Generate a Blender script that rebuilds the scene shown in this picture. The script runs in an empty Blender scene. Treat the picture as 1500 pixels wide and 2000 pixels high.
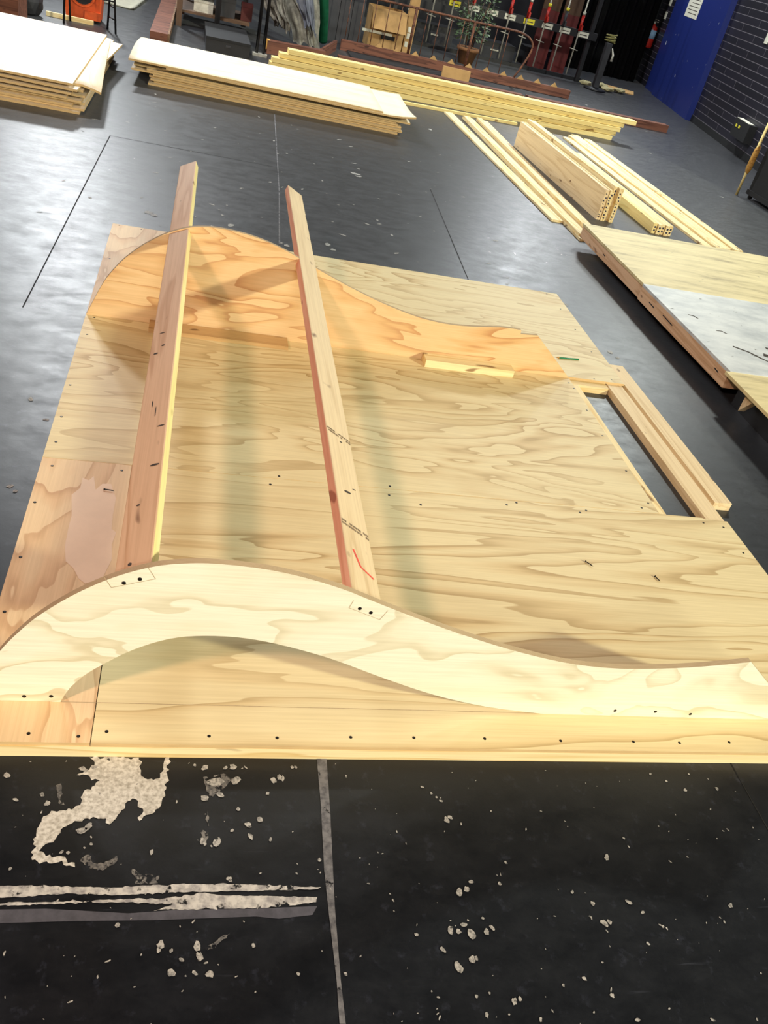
import bpy, bmesh, math, random
from mathutils import Matrix, Vector, noise as mnoise
random.seed(7)
S = bpy.context.scene
COL = S.collection

# ------------------------------------------------------------------ camera
cam_d = bpy.data.cameras.new('camera')
cam = bpy.data.objects.new('camera', cam_d); COL.objects.link(cam)
cam_d.sensor_fit = 'VERTICAL'; cam_d.sensor_height = 36.0
cam_d.lens = 1652.6 / 2000.0 * 36.0
cam_d.clip_start = 0.05; cam_d.clip_end = 100
RX = (0.9656597602640324, 0.08205156389311301, 0.24651322128743017)
RY = (-0.14904851155839766, -0.6022029261097349, 0.7843061755380352)
RZ = (0.2128045314579492, -0.7941153421560166, -0.5692934697881182)
cam.matrix_world = Matrix(((RX[0], -RX[1], -RX[2], 0), (RY[0], -RY[1], -RY[2], 0),
                           (RZ[0], -RZ[1], -RZ[2], 1.838), (0, 0, 0, 1)))
S.camera = cam

# ------------------------------------------------------------------ light and exposure
S.view_settings.view_transform = 'Standard'
S.view_settings.look = 'None'
S.view_settings.gamma = 1.0
S.view_settings.use_curve_mapping = False
S.view_settings.exposure = 0.0
W = bpy.data.worlds.new('hall_air'); S.world = W; W.use_nodes = True
W.node_tree.nodes['Background'].inputs[0].default_value = (0.62, 0.70, 0.85, 1)
W.node_tree.nodes['Background'].inputs[1].default_value = 0.05

def lamp(name, loc, target, size, power, color, sy=None):
    d = bpy.data.lights.new(name, 'AREA'); d.energy = power; d.color = color
    d.shape = 'RECTANGLE' if sy else 'DISK'; d.size = size
    if sy: d.size_y = sy
    o = bpy.data.objects.new(name, d); COL.objects.link(o); o.location = loc
    o.rotation_euler = (Vector(target) - Vector(loc)).to_track_quat('-Z', 'Y').to_euler()
    return o
lamp('lamp_pink_left', (-3.2, -2.0, 4.9), (0.4, 3.0, 0.2), 0.6, 300, (1.0, 0.64, 0.50))
lamp('lamp_yellow_right', (9.2, -4.6, 5.0), (1.2, 3.4, 0.2), 0.6, 1380, (1.0, 0.97, 0.74))
lamp('lamp_front_key', (0.4, -8.0, 4.9), (0.9, 2.0, 0.2), 2.4, 560, (0.97, 1.0, 0.94))
lamp('lamp_back_right', (6.0, 10.4, 4.8), (5.6, 10.0, 0), 0.7, 380, (0.93, 1.0, 0.96))
lamp('lamp_back_left', (-1.2, 11.0, 4.8), (-0.8, 10.5, 0), 0.7, 340, (0.98, 0.99, 1.0))
lamp('added_sheen_right', (7.0, 17.6, 4.9), (6.0, 13.0, 0), 0.8, 260, (0.92, 0.97, 1.0))  # unseen lamp, added to brighten the sheen on the far right floor
lamp('added_sheen_left', (-2.6, 17.4, 4.9), (-1.2, 9.0, 0), 0.8, 400, (0.92, 0.97, 1.0))  # likewise added out of view, for the sheen on the left floor

# ------------------------------------------------------------------ materials
def lin(c):
    return tuple(((v / 255) / 12.92 if v / 255 <= 0.04045 else ((v / 255 + 0.055) / 1.055) ** 2.4) for v in c) + (1,)
def newmat(name):
    m = bpy.data.materials.new(name); m.use_nodes = True
    nt = m.node_tree; return m, nt, nt.nodes['Principled BSDF']
def nd(nt, t, **kw):
    n = nt.nodes.new(t)
    for k, v in kw.items(): setattr(n, k, v)
    return n
def ramp(nt, stops, interp='LINEAR'):
    r = nd(nt, 'ShaderNodeValToRGB'); r.color_ramp.interpolation = interp
    e = r.color_ramp.elements
    while len(e) < len(stops): e.new(0.5)
    for i, (p, c) in enumerate(stops): e[i].position = p; e[i].color = c
    return r
def mixrgb(nt, a, b, fac, mode='MIX'):
    n = nd(nt, 'ShaderNodeMix', data_type='RGBA', blend_type=mode)
    for idx, v in ((0, fac), (6, a), (7, b)):
        if hasattr(v, 'links') or hasattr(v, 'is_linked'): nt.links.new(v, n.inputs[idx])
        else: n.inputs[idx].default_value = v
    return n.outputs[2]
def mathn(nt, op, a, b=None):
    n = nd(nt, 'ShaderNodeMath', operation=op)
    for i, v in enumerate((a, b)):
        if v is None: continue
        if hasattr(v, 'is_linked'): nt.links.new(v, n.inputs[i])
        else: n.inputs[i].default_value = v
    return n.outputs[0]
def noise(nt, vec, scale, detail=2, rough=0.5, dist=0.0):
    n = nd(nt, 'ShaderNodeTexNoise'); n.inputs['Scale'].default_value = scale
    n.inputs['Detail'].default_value = detail; n.inputs['Roughness'].default_value = rough
    n.inputs['Distortion'].default_value = dist
    if vec is not None: nt.links.new(vec, n.inputs['Vector'])
    return n.outputs['Fac']
def objcoord(nt, scale=(1, 1, 1), rot=(0, 0, 0), loc=(0, 0, 0), rnd=True):
    tc = nd(nt, 'ShaderNodeTexCoord'); mp = nd(nt, 'ShaderNodeMapping')
    mp.inputs['Scale'].default_value = scale; mp.inputs['Rotation'].default_value = rot
    mp.inputs['Location'].default_value = loc
    v = tc.outputs['Object']
    if rnd:
        oi = nd(nt, 'ShaderNodeObjectInfo')
        ad = nd(nt, 'ShaderNodeVectorMath', operation='ADD')
        sc = mathn(nt, 'MULTIPLY', oi.outputs['Random'], 13.0)
        cb = nd(nt, 'ShaderNodeCombineXYZ')
        for k in range(3): nt.links.new(sc, cb.inputs[k])
        nt.links.new(v, mp.inputs['Vector']); nt.links.new(mp.outputs[0], ad.inputs[0]); nt.links.new(cb.outputs[0], ad.inputs[1])
        return ad.outputs[0]
    nt.links.new(v, mp.inputs['Vector']); return mp.outputs[0]

def plywood(name, light, mid, dark, grain='X', bands=9.0, seed=0.0, across=1.5, along=0.32, rnd=False, strength=1.0):
    """rotary cut veneer: contour lines of a stretched noise field"""
    m, nt, p = newmat(name)
    sc = {'X': (along, across, across), 'Y': (across, along, across), 'XZ': (along, 1.0, across)}[grain]
    v = objcoord(nt, sc, loc=(seed, seed * 1.7, seed * 0.6), rnd=rnd)
    n = noise(nt, v, 1.25, 3.0, 0.45, 0.45)
    f = mathn(nt, 'FRACT', mathn(nt, 'MULTIPLY', n, bands))
    r = ramp(nt, [(0, light), (0.42, light), (0.78, mid), (0.93, dark), (0.965, dark), (0.985, light)])
    nt.links.new(f, r.inputs[0])
    wide = noise(nt, v, 0.9, 2, 0.5)
    rw = ramp(nt, [(0.35, (0, 0, 0, 1)), (0.7, (1, 1, 1, 1))]); nt.links.new(wide, rw.inputs[0])
    base = mixrgb(nt, light, r.outputs[0], mathn(nt, 'ADD', mathn(nt, 'MULTIPLY', rw.outputs[0], 0.55 * strength), 0.42 * strength))
    fs = {'X': (3, 130, 130), 'Y': (130, 3, 130), 'XZ': (3, 1, 130)}[grain]
    fv = objcoord(nt, fs, rnd=rnd)
    fib = noise(nt, fv, 1.0, 3, 0.6)
    rf = ramp(nt, [(0.3, (0.86, 0.84, 0.80, 1)), (0.65, (1, 1, 1, 1))]); nt.links.new(fib, rf.inputs[0])
    col = mixrgb(nt, base, rf.outputs[0], 0.8, 'MULTIPLY')
    nt.links.new(col, p.inputs['Base Color']); p.inputs['Roughness'].default_value = 0.55
    p.inputs['Specular IOR Level'].default_value = 0.25
    return m
def plyedge(name, a, b, axis='Z', freq=330.0):
    m, nt, p = newmat(name)
    tc = nd(nt, 'ShaderNodeTexCoord'); sp = nd(nt, 'ShaderNodeSeparateXYZ'); nt.links.new(tc.outputs['Object'], sp.inputs[0])
    s = mathn(nt, 'SINE', mathn(nt, 'MULTIPLY', sp.outputs[axis], freq * 2 * math.pi))
    st = mathn(nt, 'ADD', mathn(nt, 'MULTIPLY', s, 0.5), 0.5)
    n = noise(nt, objcoord(nt, (12, 12, 12)), 1.0, 2)
    col = mixrgb(nt, a, b, mathn(nt, 'MULTIPLY', mathn(nt, 'ADD', st, n), 0.5))
    nt.links.new(col, p.inputs['Base Color']); p.inputs['Roughness'].default_value = 0.75
    p.inputs['Specular IOR Level'].default_value = 0.15
    return m
def timber(name, a, b, knot, freq=7.0, axis='X', kd=0.66):
    m, nt, p = newmat(name)
    sc = {'X': (0.5, 9, 9), 'Y': (9, 0.5, 9)}[axis]
    v = objcoord(nt, sc)
    n = noise(nt, v, 1.0, 3, 0.5, 0.4)
    f = mathn(nt, 'FRACT', mathn(nt, 'MULTIPLY', n, freq))
    r = ramp(nt, [(0, a), (0.5, a), (0.88, b), (1, a)]); nt.links.new(f, r.inputs[0])
    fine = noise(nt, objcoord(nt, {'X': (3, 160, 160), 'Y': (160, 3, 160)}[axis]), 1.0, 2)
    rf = ramp(nt, [(0.3, (0.88, 0.86, 0.83, 1)), (0.6, (1, 1, 1, 1))]); nt.links.new(fine, rf.inputs[0])
    c1 = mixrgb(nt, r.outputs[0], rf.outputs[0], 0.8, 'MULTIPLY')
    kn = noise(nt, objcoord(nt, {'X': (5, 14, 14), 'Y': (14, 5, 14)}[axis]), 1.3, 1)
    rk = ramp(nt, [(kd + 0.04, (0, 0, 0, 1)), (kd + 0.09, (1, 1, 1, 1))]); nt.links.new(kn, rk.inputs[0])
    c2 = mixrgb(nt, c1, knot, mathn(nt, 'MULTIPLY', rk.outputs[0], 0.8))
    nt.links.new(c2, p.inputs['Base Color']); p.inputs['Roughness'].default_value = 0.6
    p.inputs['Specular IOR Level'].default_value = 0.2
    return m
def plain(name, c, rough=0.5, metal=0.0, var=0.0, vscale=8.0, spec=0.5, c2=None):
    m, nt, p = newmat(name)
    p.inputs['Roughness'].default_value = rough; p.inputs['Metallic'].default_value = metal
    p.inputs['Specular IOR Level'].default_value = spec
    n = noise(nt, objcoord(nt, (vscale,) * 3), 1.0, 4, 0.6)
    d = c2 if c2 else tuple(x * (1 - var) for x in c[:3]) + (1,)
    r = ramp(nt, [(0.38, d), (0.62, c)]); nt.links.new(n, r.inputs[0])
    nt.links.new(r.outputs[0], p.inputs['Base Color'])
    return m

PLY_L, PLY_M, PLY_D = lin((228, 212, 166)), lin((214, 190, 140)), lin((184, 156, 106))
M = {}
M['deck'] = plywood('deck_plywood', PLY_L, PLY_M, PLY_D, 'X', 9, 2.3, across=3.4, along=0.42)
M['deck_b'] = plywood('deck_plywood_middle', PLY_L, PLY_M, PLY_D, 'X', 10, 7.1, across=3.2, along=0.7)
M['deck_c'] = plywood('deck_plywood_rear', PLY_L, PLY_M, PLY_D, 'X', 9, 4.4, across=3.2, along=0.7)
M['deck_y'] = plywood('deck_plywood_strip', lin((230, 202, 160)), lin((220, 182, 136)), lin((194, 150, 106)), 'Y', 10, 1.2, across=2.2, along=0.6)
M['fir'] = plywood('fir_plywood', lin((226, 194, 146)), lin((214, 172, 118)), lin((188, 136, 88)), 'XZ', 9, 3.1, across=4.0, along=0.9)
M['birch'] = plywood('pale_plywood', lin((238, 235, 212)), lin((232, 224, 194)), lin((202, 190, 150)), 'XZ', 7, 5.6, across=3.0, along=1.3, strength=0.9)
M['sheet'] = plywood('sheet_plywood', lin((244, 232, 204)), lin((240, 224, 190)), lin((228, 206, 166)), 'X', 5, 1.0, rnd=True, strength=0.7)
M['sheet_y'] = plywood('sheet_plywood_lengthwise', lin((244, 230, 206)), lin((240, 222, 192)), lin((228, 204, 168)), 'Y', 5, 1.0, rnd=True, strength=0.7)
M['edge'] = plyedge('plywood_edge', lin((226, 200, 148)), lin((182, 148, 100)))
M['edge_y'] = plyedge('plywood_edge_upright', lin((206, 188, 152)), lin((160, 136, 102)), 'Y')
M['pine'] = timber('pine_lumber', lin((240, 222, 172)), lin((222, 192, 130)), lin((120, 82, 44)))
M['pine_warm'] = timber('fir_stud', lin((226, 190, 152)), lin((206, 164, 124)), lin((104, 66, 44)), 6)
M['pine_pale'] = timber('pale_stud', lin((232, 210, 168)), lin((216, 190, 146)), lin((110, 74, 48)), 5)
M['pine_gold'] = timber('golden_plank', lin((240, 220, 152)), lin((230, 204, 132)), lin((120, 84, 40)), 6)
M['pine_tan'] = timber('tan_strip', lin((196, 162, 112)), lin((180, 144, 96)), lin((110, 80, 50)), 5)
M['side_yellow'] = timber('pale_yellow_side', lin((252, 240, 178)), lin((244, 226, 156)), lin((180, 150, 100)), 4)  # paler yellow tone, only on the left rail's right side face
M['side_pink'] = timber('pinkish_side', lin((240, 182, 156)), lin((226, 160, 132)), lin((150, 84, 66)), 4)  # pinker tone, only on the right rail's left side face
M['rust'] = timber('rust_brown_board', lin((122, 80, 64)), lin((90, 58, 48)), lin((50, 34, 30)), 5, kd=0.62)
M['patch'] = plain('pale_veneer_patch', lin((238, 214, 188)), 0.6, 0, 0.06, 9, 0.2)
M['screw'] = plain('black_screw', lin((30, 26, 22)), 0.4, 0.6)
M['iron'] = plain('rusty_iron', lin((128, 82, 58)), 0.7, 0.3, c2=lin((70, 44, 36)), vscale=20)
M['black'] = plain('black_paint', lin((26, 26, 30)), 0.5, 0, 0.4, 5)
M['blacktube'] = plain('black_steel_tube', lin((34, 32, 34)), 0.35, 0.5, 0.3)
M['darkgrey'] = plain('dark_grey_panel', lin((52, 52, 56)), 0.6, 0, 0.35, 6)
M['card'] = plain('cardboard', lin((188, 150, 100)), 0.85, 0, 0.25, 5, 0.1)
M['steel'] = plain('zinc_pipe', lin((206, 202, 186)), 0.45, 0.35, 0.3, 14)
M['red'] = plain('red_enamel', lin((190, 40, 28)), 0.4, 0, 0.3, 10)
M['orange'] = plain('orange_plastic', lin((226, 92, 30)), 0.45, 0, 0.3, 6)
M['whitecard'] = plain('white_card', lin((226, 224, 206)), 0.8, 0, 0.1, 10, 0.1)
M['yellowcard'] = plain('yellow_card', lin((226, 214, 70)), 0.8, 0, 0.1, 10, 0.1)
M['dullyellow'] = plain('dull_yellow_cord', lin((146, 140, 82)), 0.8, 0, 0.4, 20)
M['wornwood'] = plain('worn_wood_edge', lin((132, 100, 72)), 0.8, 0, 0.45, 14)
M['faintink'] = plain('faded_stamp_ink', lin((146, 128, 104)), 0.8, 0, 0.25, 90, 0.1)
M['ink'] = plain('grey_ink', lin((84, 78, 72)), 0.8, 0, 0.3, 60, 0.1)
M['blueink'] = plain('blue_black_end_paint', lin((36, 34, 66)), 0.7, 0, 0.3, 40)
M['crayon'] = plain('red_crayon', lin((236, 84, 66)), 0.7, 0, 0.2, 60)
M['pencilmark'] = plain('graphite_line', lin((186, 164, 126)), 0.7, 0, 0.2, 60)
M['green'] = plain('green_enamel', lin((26, 132, 84)), 0.35, 0, 0.2, 30)
M['terracotta'] = plain('terracotta', lin((140, 96, 58)), 0.8, 0, 0.3, 10)
M['leaf'] = plain('leaf_green', lin((98, 122, 84)), 0.6, 0, 0.5, 12)
M['tarp'] = plain('grey_drop_cloth', lin((178, 174, 158)), 0.85, 0, 0, 7, 0.1, c2=lin((126, 122, 110)))
M['canvas'] = plain('streaked_canvas', lin((176, 170, 160)), 0.85, 0, 0, 9, 0.1, c2=lin((96, 90, 82)))
M['greycloth'] = plain('grey_blue_cloth', lin((148, 152, 164)), 0.8, 0, 0.3, 5, 0.1)
M['greencloth'] = plain('green_cloth', lin((24, 86, 58)), 0.8, 0, 0.3, 8, 0.1)
M['maroon'] = plain('maroon_board', lin((104, 34, 30)), 0.6, 0, 0.3, 6)
M['brownboard'] = plain('brown_board', lin((92, 66, 44)), 0.6, 0, 0.3, 6)
M['labelblue'] = plain('blue_label', lin((150, 190, 226)), 0.6, 0, 0.1, 10)
M['stone'] = plain('pale_rubble', lin((170, 160, 118)), 0.9, 0, 0.3, 14)
M['handle'] = timber('varnished_handle', lin((204, 158, 84)), lin((180, 130, 62)), lin((120, 80, 40)))
M['rubber'] = plain('black_rubber', lin((18, 18, 20)), 0.7, 0, 0.3)

def mat_paint(name, c, thr, scale, c2=None):
    """worn paint: real bare gaps where the coat has chipped away"""
    m, nt, p = newmat(name)
    n = noise(nt, objcoord(nt, (scale,) * 3, rnd=False), 1.0, 5, 0.65)
    r = ramp(nt, [(thr, (0, 0, 0, 1)), (thr + 0.05, (1, 1, 1, 1))]); nt.links.new(n, r.inputs[0])
    n2 = noise(nt, objcoord(nt, (scale * 2.2,) * 3, loc=(3, 5, 1), rnd=False), 1.0, 4, 0.6)
    rc = ramp(nt, [(0.35, c2 if c2 else tuple(x * 0.7 for x in c[:3]) + (1,)), (0.6, c)]); nt.links.new(n2, rc.inputs[0])
    nt.links.new(rc.outputs[0], p.inputs['Base Color']); nt.links.new(r.outputs[0], p.inputs['Alpha'])
    p.inputs['Roughness'].default_value = 0.6; p.inputs['Specular IOR Level'].default_value = 0.2
    return m
M['paint_white'] = mat_paint('worn_cream_paint', lin((208, 206, 198)), 0.26, 40, lin((160, 156, 146)))
M['paint_smear'] = mat_paint('thin_paint_smear', lin((120, 118, 114)), 0.46, 34, lin((70, 70, 72)))
M['paint_streak'] = mat_paint('worn_white_streak', lin((196, 194, 188)), 0.38, 20, lin((140, 138, 138)))
M['paint_grey'] = mat_paint('grey_floor_paint', lin((84, 84, 92)), 0.2, 12)
M['paint_line'] = mat_paint('grey_line_paint', lin((118, 118, 120)), 0.36, 18, lin((78, 78, 82)))
M['paint_dab'] = mat_paint('pale_spatter', lin((176, 174, 168)), 0.33, 60, lin((110, 110, 108)))
M['seam'] = plain('floor_seam', lin((8, 8, 9)), 0.9, 0, 0.2)

# floor: worn satin black paint
m, nt, p = newmat('black_stage_floor'); M['floor'] = m
v = objcoord(nt, (1, 1, 1), rnd=False)
big = noise(nt, v, 0.9, 4, 0.6); fine = noise(nt, v, 22, 6, 0.7); mid = noise(nt, objcoord(nt, (4.0, 6.5, 1), rot=(0, 0, 0.3), rnd=False), 1.5, 10, 0.78, 0.2)
r1 = ramp(nt, [(0.35, lin((6, 8, 15))), (0.7, lin((11, 14, 22)))]); nt.links.new(mid, r1.inputs[0])
r2 = ramp(nt, [(0.58, (0, 0, 0, 1)), (0.74, (1, 1, 1, 1))]); nt.links.new(fine, r2.inputs[0])
sv = objcoord(nt, (3, 40, 1), rot=(0, 0, 0.9), rnd=False); scr = noise(nt, sv, 1.0, 4, 0.7)
r3 = ramp(nt, [(0.66, (0, 0, 0, 1)), (0.74, (1, 1, 1, 1))]); nt.links.new(scr, r3.inputs[0])
c = mixrgb(nt, r1.outputs[0], lin((58, 62, 76)), mathn(nt, 'MULTIPLY', r2.outputs[0], 0.42))
c = mixrgb(nt, c, lin((70, 74, 86)), mathn(nt, 'MULTIPLY', r3.outputs[0], mathn(nt, 'MULTIPLY', big, 0.45)))
nt.links.new(c, p.inputs['Base Color'])
rr = ramp(nt, [(0.3, (0.34, 0.34, 0.34, 1)), (0.7, (0.52, 0.52, 0.52, 1))]); nt.links.new(mid, rr.inputs[0])
nt.links.new(rr.outputs[0], p.inputs['Roughness']); p.inputs['Specular IOR Level'].default_value = 0.5
p.inputs['Sheen Weight'].default_value = 0.10; p.inputs['Sheen Roughness'].default_value = 0.45; p.inputs['Sheen Tint'].default_value = (0.88, 0.94, 1, 1)
bp = nd(nt, 'ShaderNodeBump'); bp.inputs['Strength'].default_value = 0.12; bp.inputs['Distance'].default_value = 0.004
nt.links.new(fine, bp.inputs['Height']); nt.links.new(bp.outputs[0], p.inputs['Normal'])

# painted block wall
m, nt, p = newmat('black_painted_brick'); M['brick'] = m
tc = nd(nt, 'ShaderNodeTexCoord'); mp = nd(nt, 'ShaderNodeMapping'); mp.inputs['Rotation'].default_value = (math.radians(-90), 0, 0)
nt.links.new(tc.outputs['Object'], mp.inputs['Vector'])
sp = nd(nt, 'ShaderNodeSeparateXYZ'); cbx = nd(nt, 'ShaderNodeCombineXYZ'); nt.links.new(tc.outputs['Object'], sp.inputs[0])
nt.links.new(sp.outputs[0], cbx.inputs[0]); nt.links.new(sp.outputs[2], cbx.inputs[1])
bk = nd(nt, 'ShaderNodeTexBrick'); nt.links.new(cbx.outputs[0], bk.inputs['Vector'])
bk.inputs['Scale'].default_value = 1.0; bk.inputs['Brick Width'].default_value = 1.3; bk.inputs['Row Height'].default_value = 0.105
bk.inputs['Mortar Size'].default_value = 0.006; bk.inputs['Mortar Smooth'].default_value = 0.4
bk.inputs['Color1'].default_value = lin((34, 32, 44)); bk.inputs['Color2'].default_value = lin((26, 25, 34)); bk.inputs['Mortar'].default_value = lin((104, 98, 106))
nt.links.new(bk.outputs['Color'], p.inputs['Base Color']); p.inputs['Roughness'].default_value = 0.45
bp = nd(nt, 'ShaderNodeBump'); bp.inputs['Strength'].default_value = 0.5; bp.inputs['Distance'].default_value = 0.006; bp.invert = True
nt.links.new(bk.outputs['Fac'], bp.inputs['Height']); nt.links.new(bp.outputs[0], p.inputs['Normal'])

m, nt, p = newmat('blue_gloss_paint'); M['blue'] = m
n1 = noise(nt, objcoord(nt, (1, 1, 1), rnd=False), 5.5, 3, 0.6)
r = ramp(nt, [(0.70, lin((30, 44, 112))), (0.73, lin((196, 200, 214)))]); nt.links.new(n1, r.inputs[0])
nt.links.new(r.outputs[0], p.inputs['Base Color']); p.inputs['Roughness'].default_value = 0.4

m, nt, p = newmat('riser_worn_plywood'); M['riser_ply'] = m
n1 = noise(nt, objcoord(nt, (1.2, 7, 4), rot=(0, 0, -0.25), rnd=False), 1.5, 5, 0.65)
r = ramp(nt, [(0.3, lin((168, 152, 108))), (0.46, lin((214, 198, 144))), (0.7, lin((238, 222, 168)))]); nt.links.new(n1, r.inputs[0])
n2 = noise(nt, objcoord(nt, (9, 22, 9), rnd=False), 1.0, 3, 0.6)
r2 = ramp(nt, [(0.68, (0, 0, 0, 1)), (0.74, (1, 1, 1, 1))]); nt.links.new(n2, r2.inputs[0])
nt.links.new(mixrgb(nt, r.outputs[0], lin((96, 84, 60)), mathn(nt, 'MULTIPLY', r2.outputs[0], 0.7)), p.inputs['Base Color'])
p.inputs['Roughness'].default_value = 0.6
m, nt, p = newmat('riser_pale_grey_paint'); M['riser_grey'] = m
n1 = noise(nt, objcoord(nt, (2, 4, 2), rot=(0, 0, -0.2), rnd=False), 1.6, 5, 0.65)
r = ramp(nt, [(0.3, lin((176, 182, 184))), (0.6, lin((218, 222, 220)))]); nt.links.new(n1, r.inputs[0])
n2 = noise(nt, objcoord(nt, (8, 14, 9), loc=(2, 1, 0), rnd=False), 1.1, 4, 0.65)
r2 = ramp(nt, [(0.665, (0, 0, 0, 1)), (0.70, (1, 1, 1, 1))]); nt.links.new(n2, r2.inputs[0])
nt.links.new(mixrgb(nt, r.outputs[0], lin((92, 92, 84)), r2.outputs[0]), p.inputs['Base Color'])
p.inputs['Roughness'].default_value = 0.5

# ------------------------------------------------------------------ mesh helpers
def add_box(bm, lo, hi, mtx=None, mi=0):
    x0, y0, z0 = lo; x1, y1, z1 = hi
    co = [(x0, y0, z0), (x1, y0, z0), (x1, y1, z0), (x0, y1, z0), (x0, y0, z1), (x1, y0, z1), (x1, y1, z1), (x0, y1, z1)]
    vs = [bm.verts.new((mtx @ Vector(q)) if mtx else q) for q in co]
    for f in ((3, 2, 1, 0), (4, 5, 6, 7), (0, 1, 5, 4), (1, 2, 6, 5), (2, 3, 7, 6), (3, 0, 4, 7)):
        bm.faces.new([vs[i] for i in f]).material_index = mi
def add_prism(bm, pts, z0, z1, side=0, cap=0):
    a = [bm.verts.new((x, y, z0)) for x, y in pts]; b = [bm.verts.new((x, y, z1)) for x, y in pts]
    n = len(pts)
    bm.faces.new(a[::-1]).material_index = cap; bm.faces.new(b).material_index = cap
    for i in range(n):
        bm.faces.new((a[i], a[(i + 1) % n], b[(i + 1) % n], b[i])).material_index = side
def add_tube(bm, pts, r, seg=8, mi=0, radii=None):
    pts = [Vector(q) for q in pts]; rings = []
    for i, q in enumerate(pts):
        d = (pts[min(i + 1, len(pts) - 1)] - pts[max(i - 1, 0)]).normalized()
        u = d.cross(Vector((0, 0, 1)));
        if u.length < 1e-3: u = d.cross(Vector((0, 1, 0)))
        u.normalize(); w = d.cross(u).normalized(); rr = radii[i] if radii else r
        rings.append([bm.verts.new(q + (u * math.cos(2 * math.pi * k / seg) + w * math.sin(2 * math.pi * k / seg)) * rr) for k in range(seg)])
    for a, b in zip(rings, rings[1:]):
        for k in range(seg):
            f = bm.faces.new((a[k], a[(k + 1) % seg], b[(k + 1) % seg], b[k])); f.material_index = mi; f.smooth = True
    bm.faces.new(rings[0][::-1]).material_index = mi; bm.faces.new(rings[-1]).material_index = mi
def add_lathe(bm, prof, center=(0, 0, 0), seg=24, mi=0):
    rings = []
    for r, z in prof:
        rings.append([bm.verts.new((center[0] + r * math.cos(2 * math.pi * k / seg), center[1] + r * math.sin(2 * math.pi * k / seg), center[2] + z)) for k in range(seg)])
    for a, b in zip(rings, rings[1:]):
        for k in range(seg):
            f = bm.faces.new((a[k], a[(k + 1) % seg], b[(k + 1) % seg], b[k])); f.material_index = mi; f.smooth = True
    bm.faces.new(rings[0][::-1]).material_index = mi; bm.faces.new(rings[-1]).material_index = mi
def BM(): return bmesh.new()
def wpos(o):
    q = Matrix.LocRotScale(o.location, o.rotation_euler, o.scale)
    return wpos(o.parent) @ q if o.parent else q
def obj(name, bm, mats, parent=None, loc=(0, 0, 0), rotz=0.0, rot=None, bevel=0.0, world=False):
    """one mesh object; with world=True the shape is given in world coordinates and the origin goes to loc"""
    if bevel:
        es = [e for e in bm.edges if len(e.link_faces) == 2 and e.calc_face_angle(0) > 0.6]
        bmesh.ops.bevel(bm, geom=es, offset=bevel, segments=2, affect='EDGES', profile=0.5)
    bmesh.ops.recalc_face_normals(bm, faces=bm.faces)
    me = bpy.data.meshes.new(name)
    o = bpy.data.objects.new(name, me); COL.objects.link(o)
    o.parent = parent; o.location = loc; o.rotation_euler = rot if rot else (0, 0, rotz)
    if world:
        inv = wpos(o).inverted()
        for vv in bm.verts: vv.co = inv @ vv.co
    bm.to_mesh(me); bm.free()
    for mm in (mats if isinstance(mats, (list, tuple)) else [mats]): me.materials.append(mm)
    return o
def tag(o, label, cat, group=None):
    o['label'] = label; o['category'] = cat
    if group: o['group'] = group
    return o
def thing(name, label, cat, loc=(0, 0, 0), rotz=0.0, group=None):
    o = bpy.data.objects.new(name, None); COL.objects.link(o); o.empty_display_size = 0.1
    o.location = loc; o.rotation_euler = (0, 0, rotz)
    return tag(o, label, cat, group)
def struct(name, bm, mats, **kw):
    o = obj(name, bm, mats, **kw); o['kind'] = 'structure'; return o
def boxobj(name, lo, hi, mat, parent=None, bevel=0.0, world=True):
    bm = BM(); add_box(bm, lo, hi); return obj(name, bm, mat, parent, bevel=bevel, world=world)
def smooth_line(pts, n=6):
    out = []
    P = [pts[0]] + list(pts) + [pts[-1]]
    for i in range(1, len(P) - 2):
        p0, p1, p2, p3 = P[i - 1], P[i], P[i + 1], P[i + 2]
        for k in range(n):
            t = k / n
            out.append(tuple(0.5 * (2 * b + (-a + c) * t + (2 * a - 5 * b + 4 * c - d) * t * t + (-a + 3 * b - 3 * c + d) * t ** 3) for a, b, c, d in zip(p0, p1, p2, p3)))
    out.append(tuple(pts[-1])); return out

# ------------------------------------------------------------------ the hall
bm = BM(); add_box(bm, (-9, -12, -0.1), (13, 19.4, 0)); floor = struct('floor', bm, M['floor'])
bm = BM(); add_box(bm, (-9, 19.2, 0), (13, 19.4, 5.4)); struct('wall_back', bm, M['black'])
bm = BM(); add_box(bm, (-9.2, -12, 0), (-9, 19.4, 5.4)); struct('wall_left', bm, M['black'])
bm = BM(); add_box(bm, (-9.2, -12.2, 0), (13, -12, 5.4)); struct('wall_front', bm, M['black'])
bm = BM(); add_box(bm, (-9.2, -12.2, 5.4), (13, 19.4, 5.5)); struct('ceiling', bm, M['black'])
WA = math.atan2(0.9834, 0.1816)
WO = Vector((7.48, 10.93, 0)); WD = Vector((math.cos(WA), math.sin(WA), 0)); WN = Vector((-math.sin(WA), math.cos(WA), 0))
bm = BM(); add_box(bm, (-2.6, -0.2, 0), (8.4, 0, 5.4)); wall = struct('wall_right', bm, M['brick'], loc=WO, rotz=WA)
bm = BM(); add_box(bm, (3.95, 0, 0), (6.5, 0.10, 5.4)); struct('trim_1', bm, M['blue'], loc=WO, rotz=WA, bevel=0.01)
bm = BM(); add_box(bm, (6.5, 0, 0), (7.35, 0.03, 5.4)); struct('trim_2', bm, M['blue'], loc=WO, rotz=WA)
bm = BM(); add_box(bm, (12.8, -12, 0), (13, 9.0, 5.4)); struct('wall_wing', bm, M['black'])
bm = BM(); add_box(bm, (-2.6, 0.001, 0), (3.94, 0.012, 0.10)); struct('baseboard_right', bm, M['rubber'], loc=WO, rotz=WA)
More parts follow.
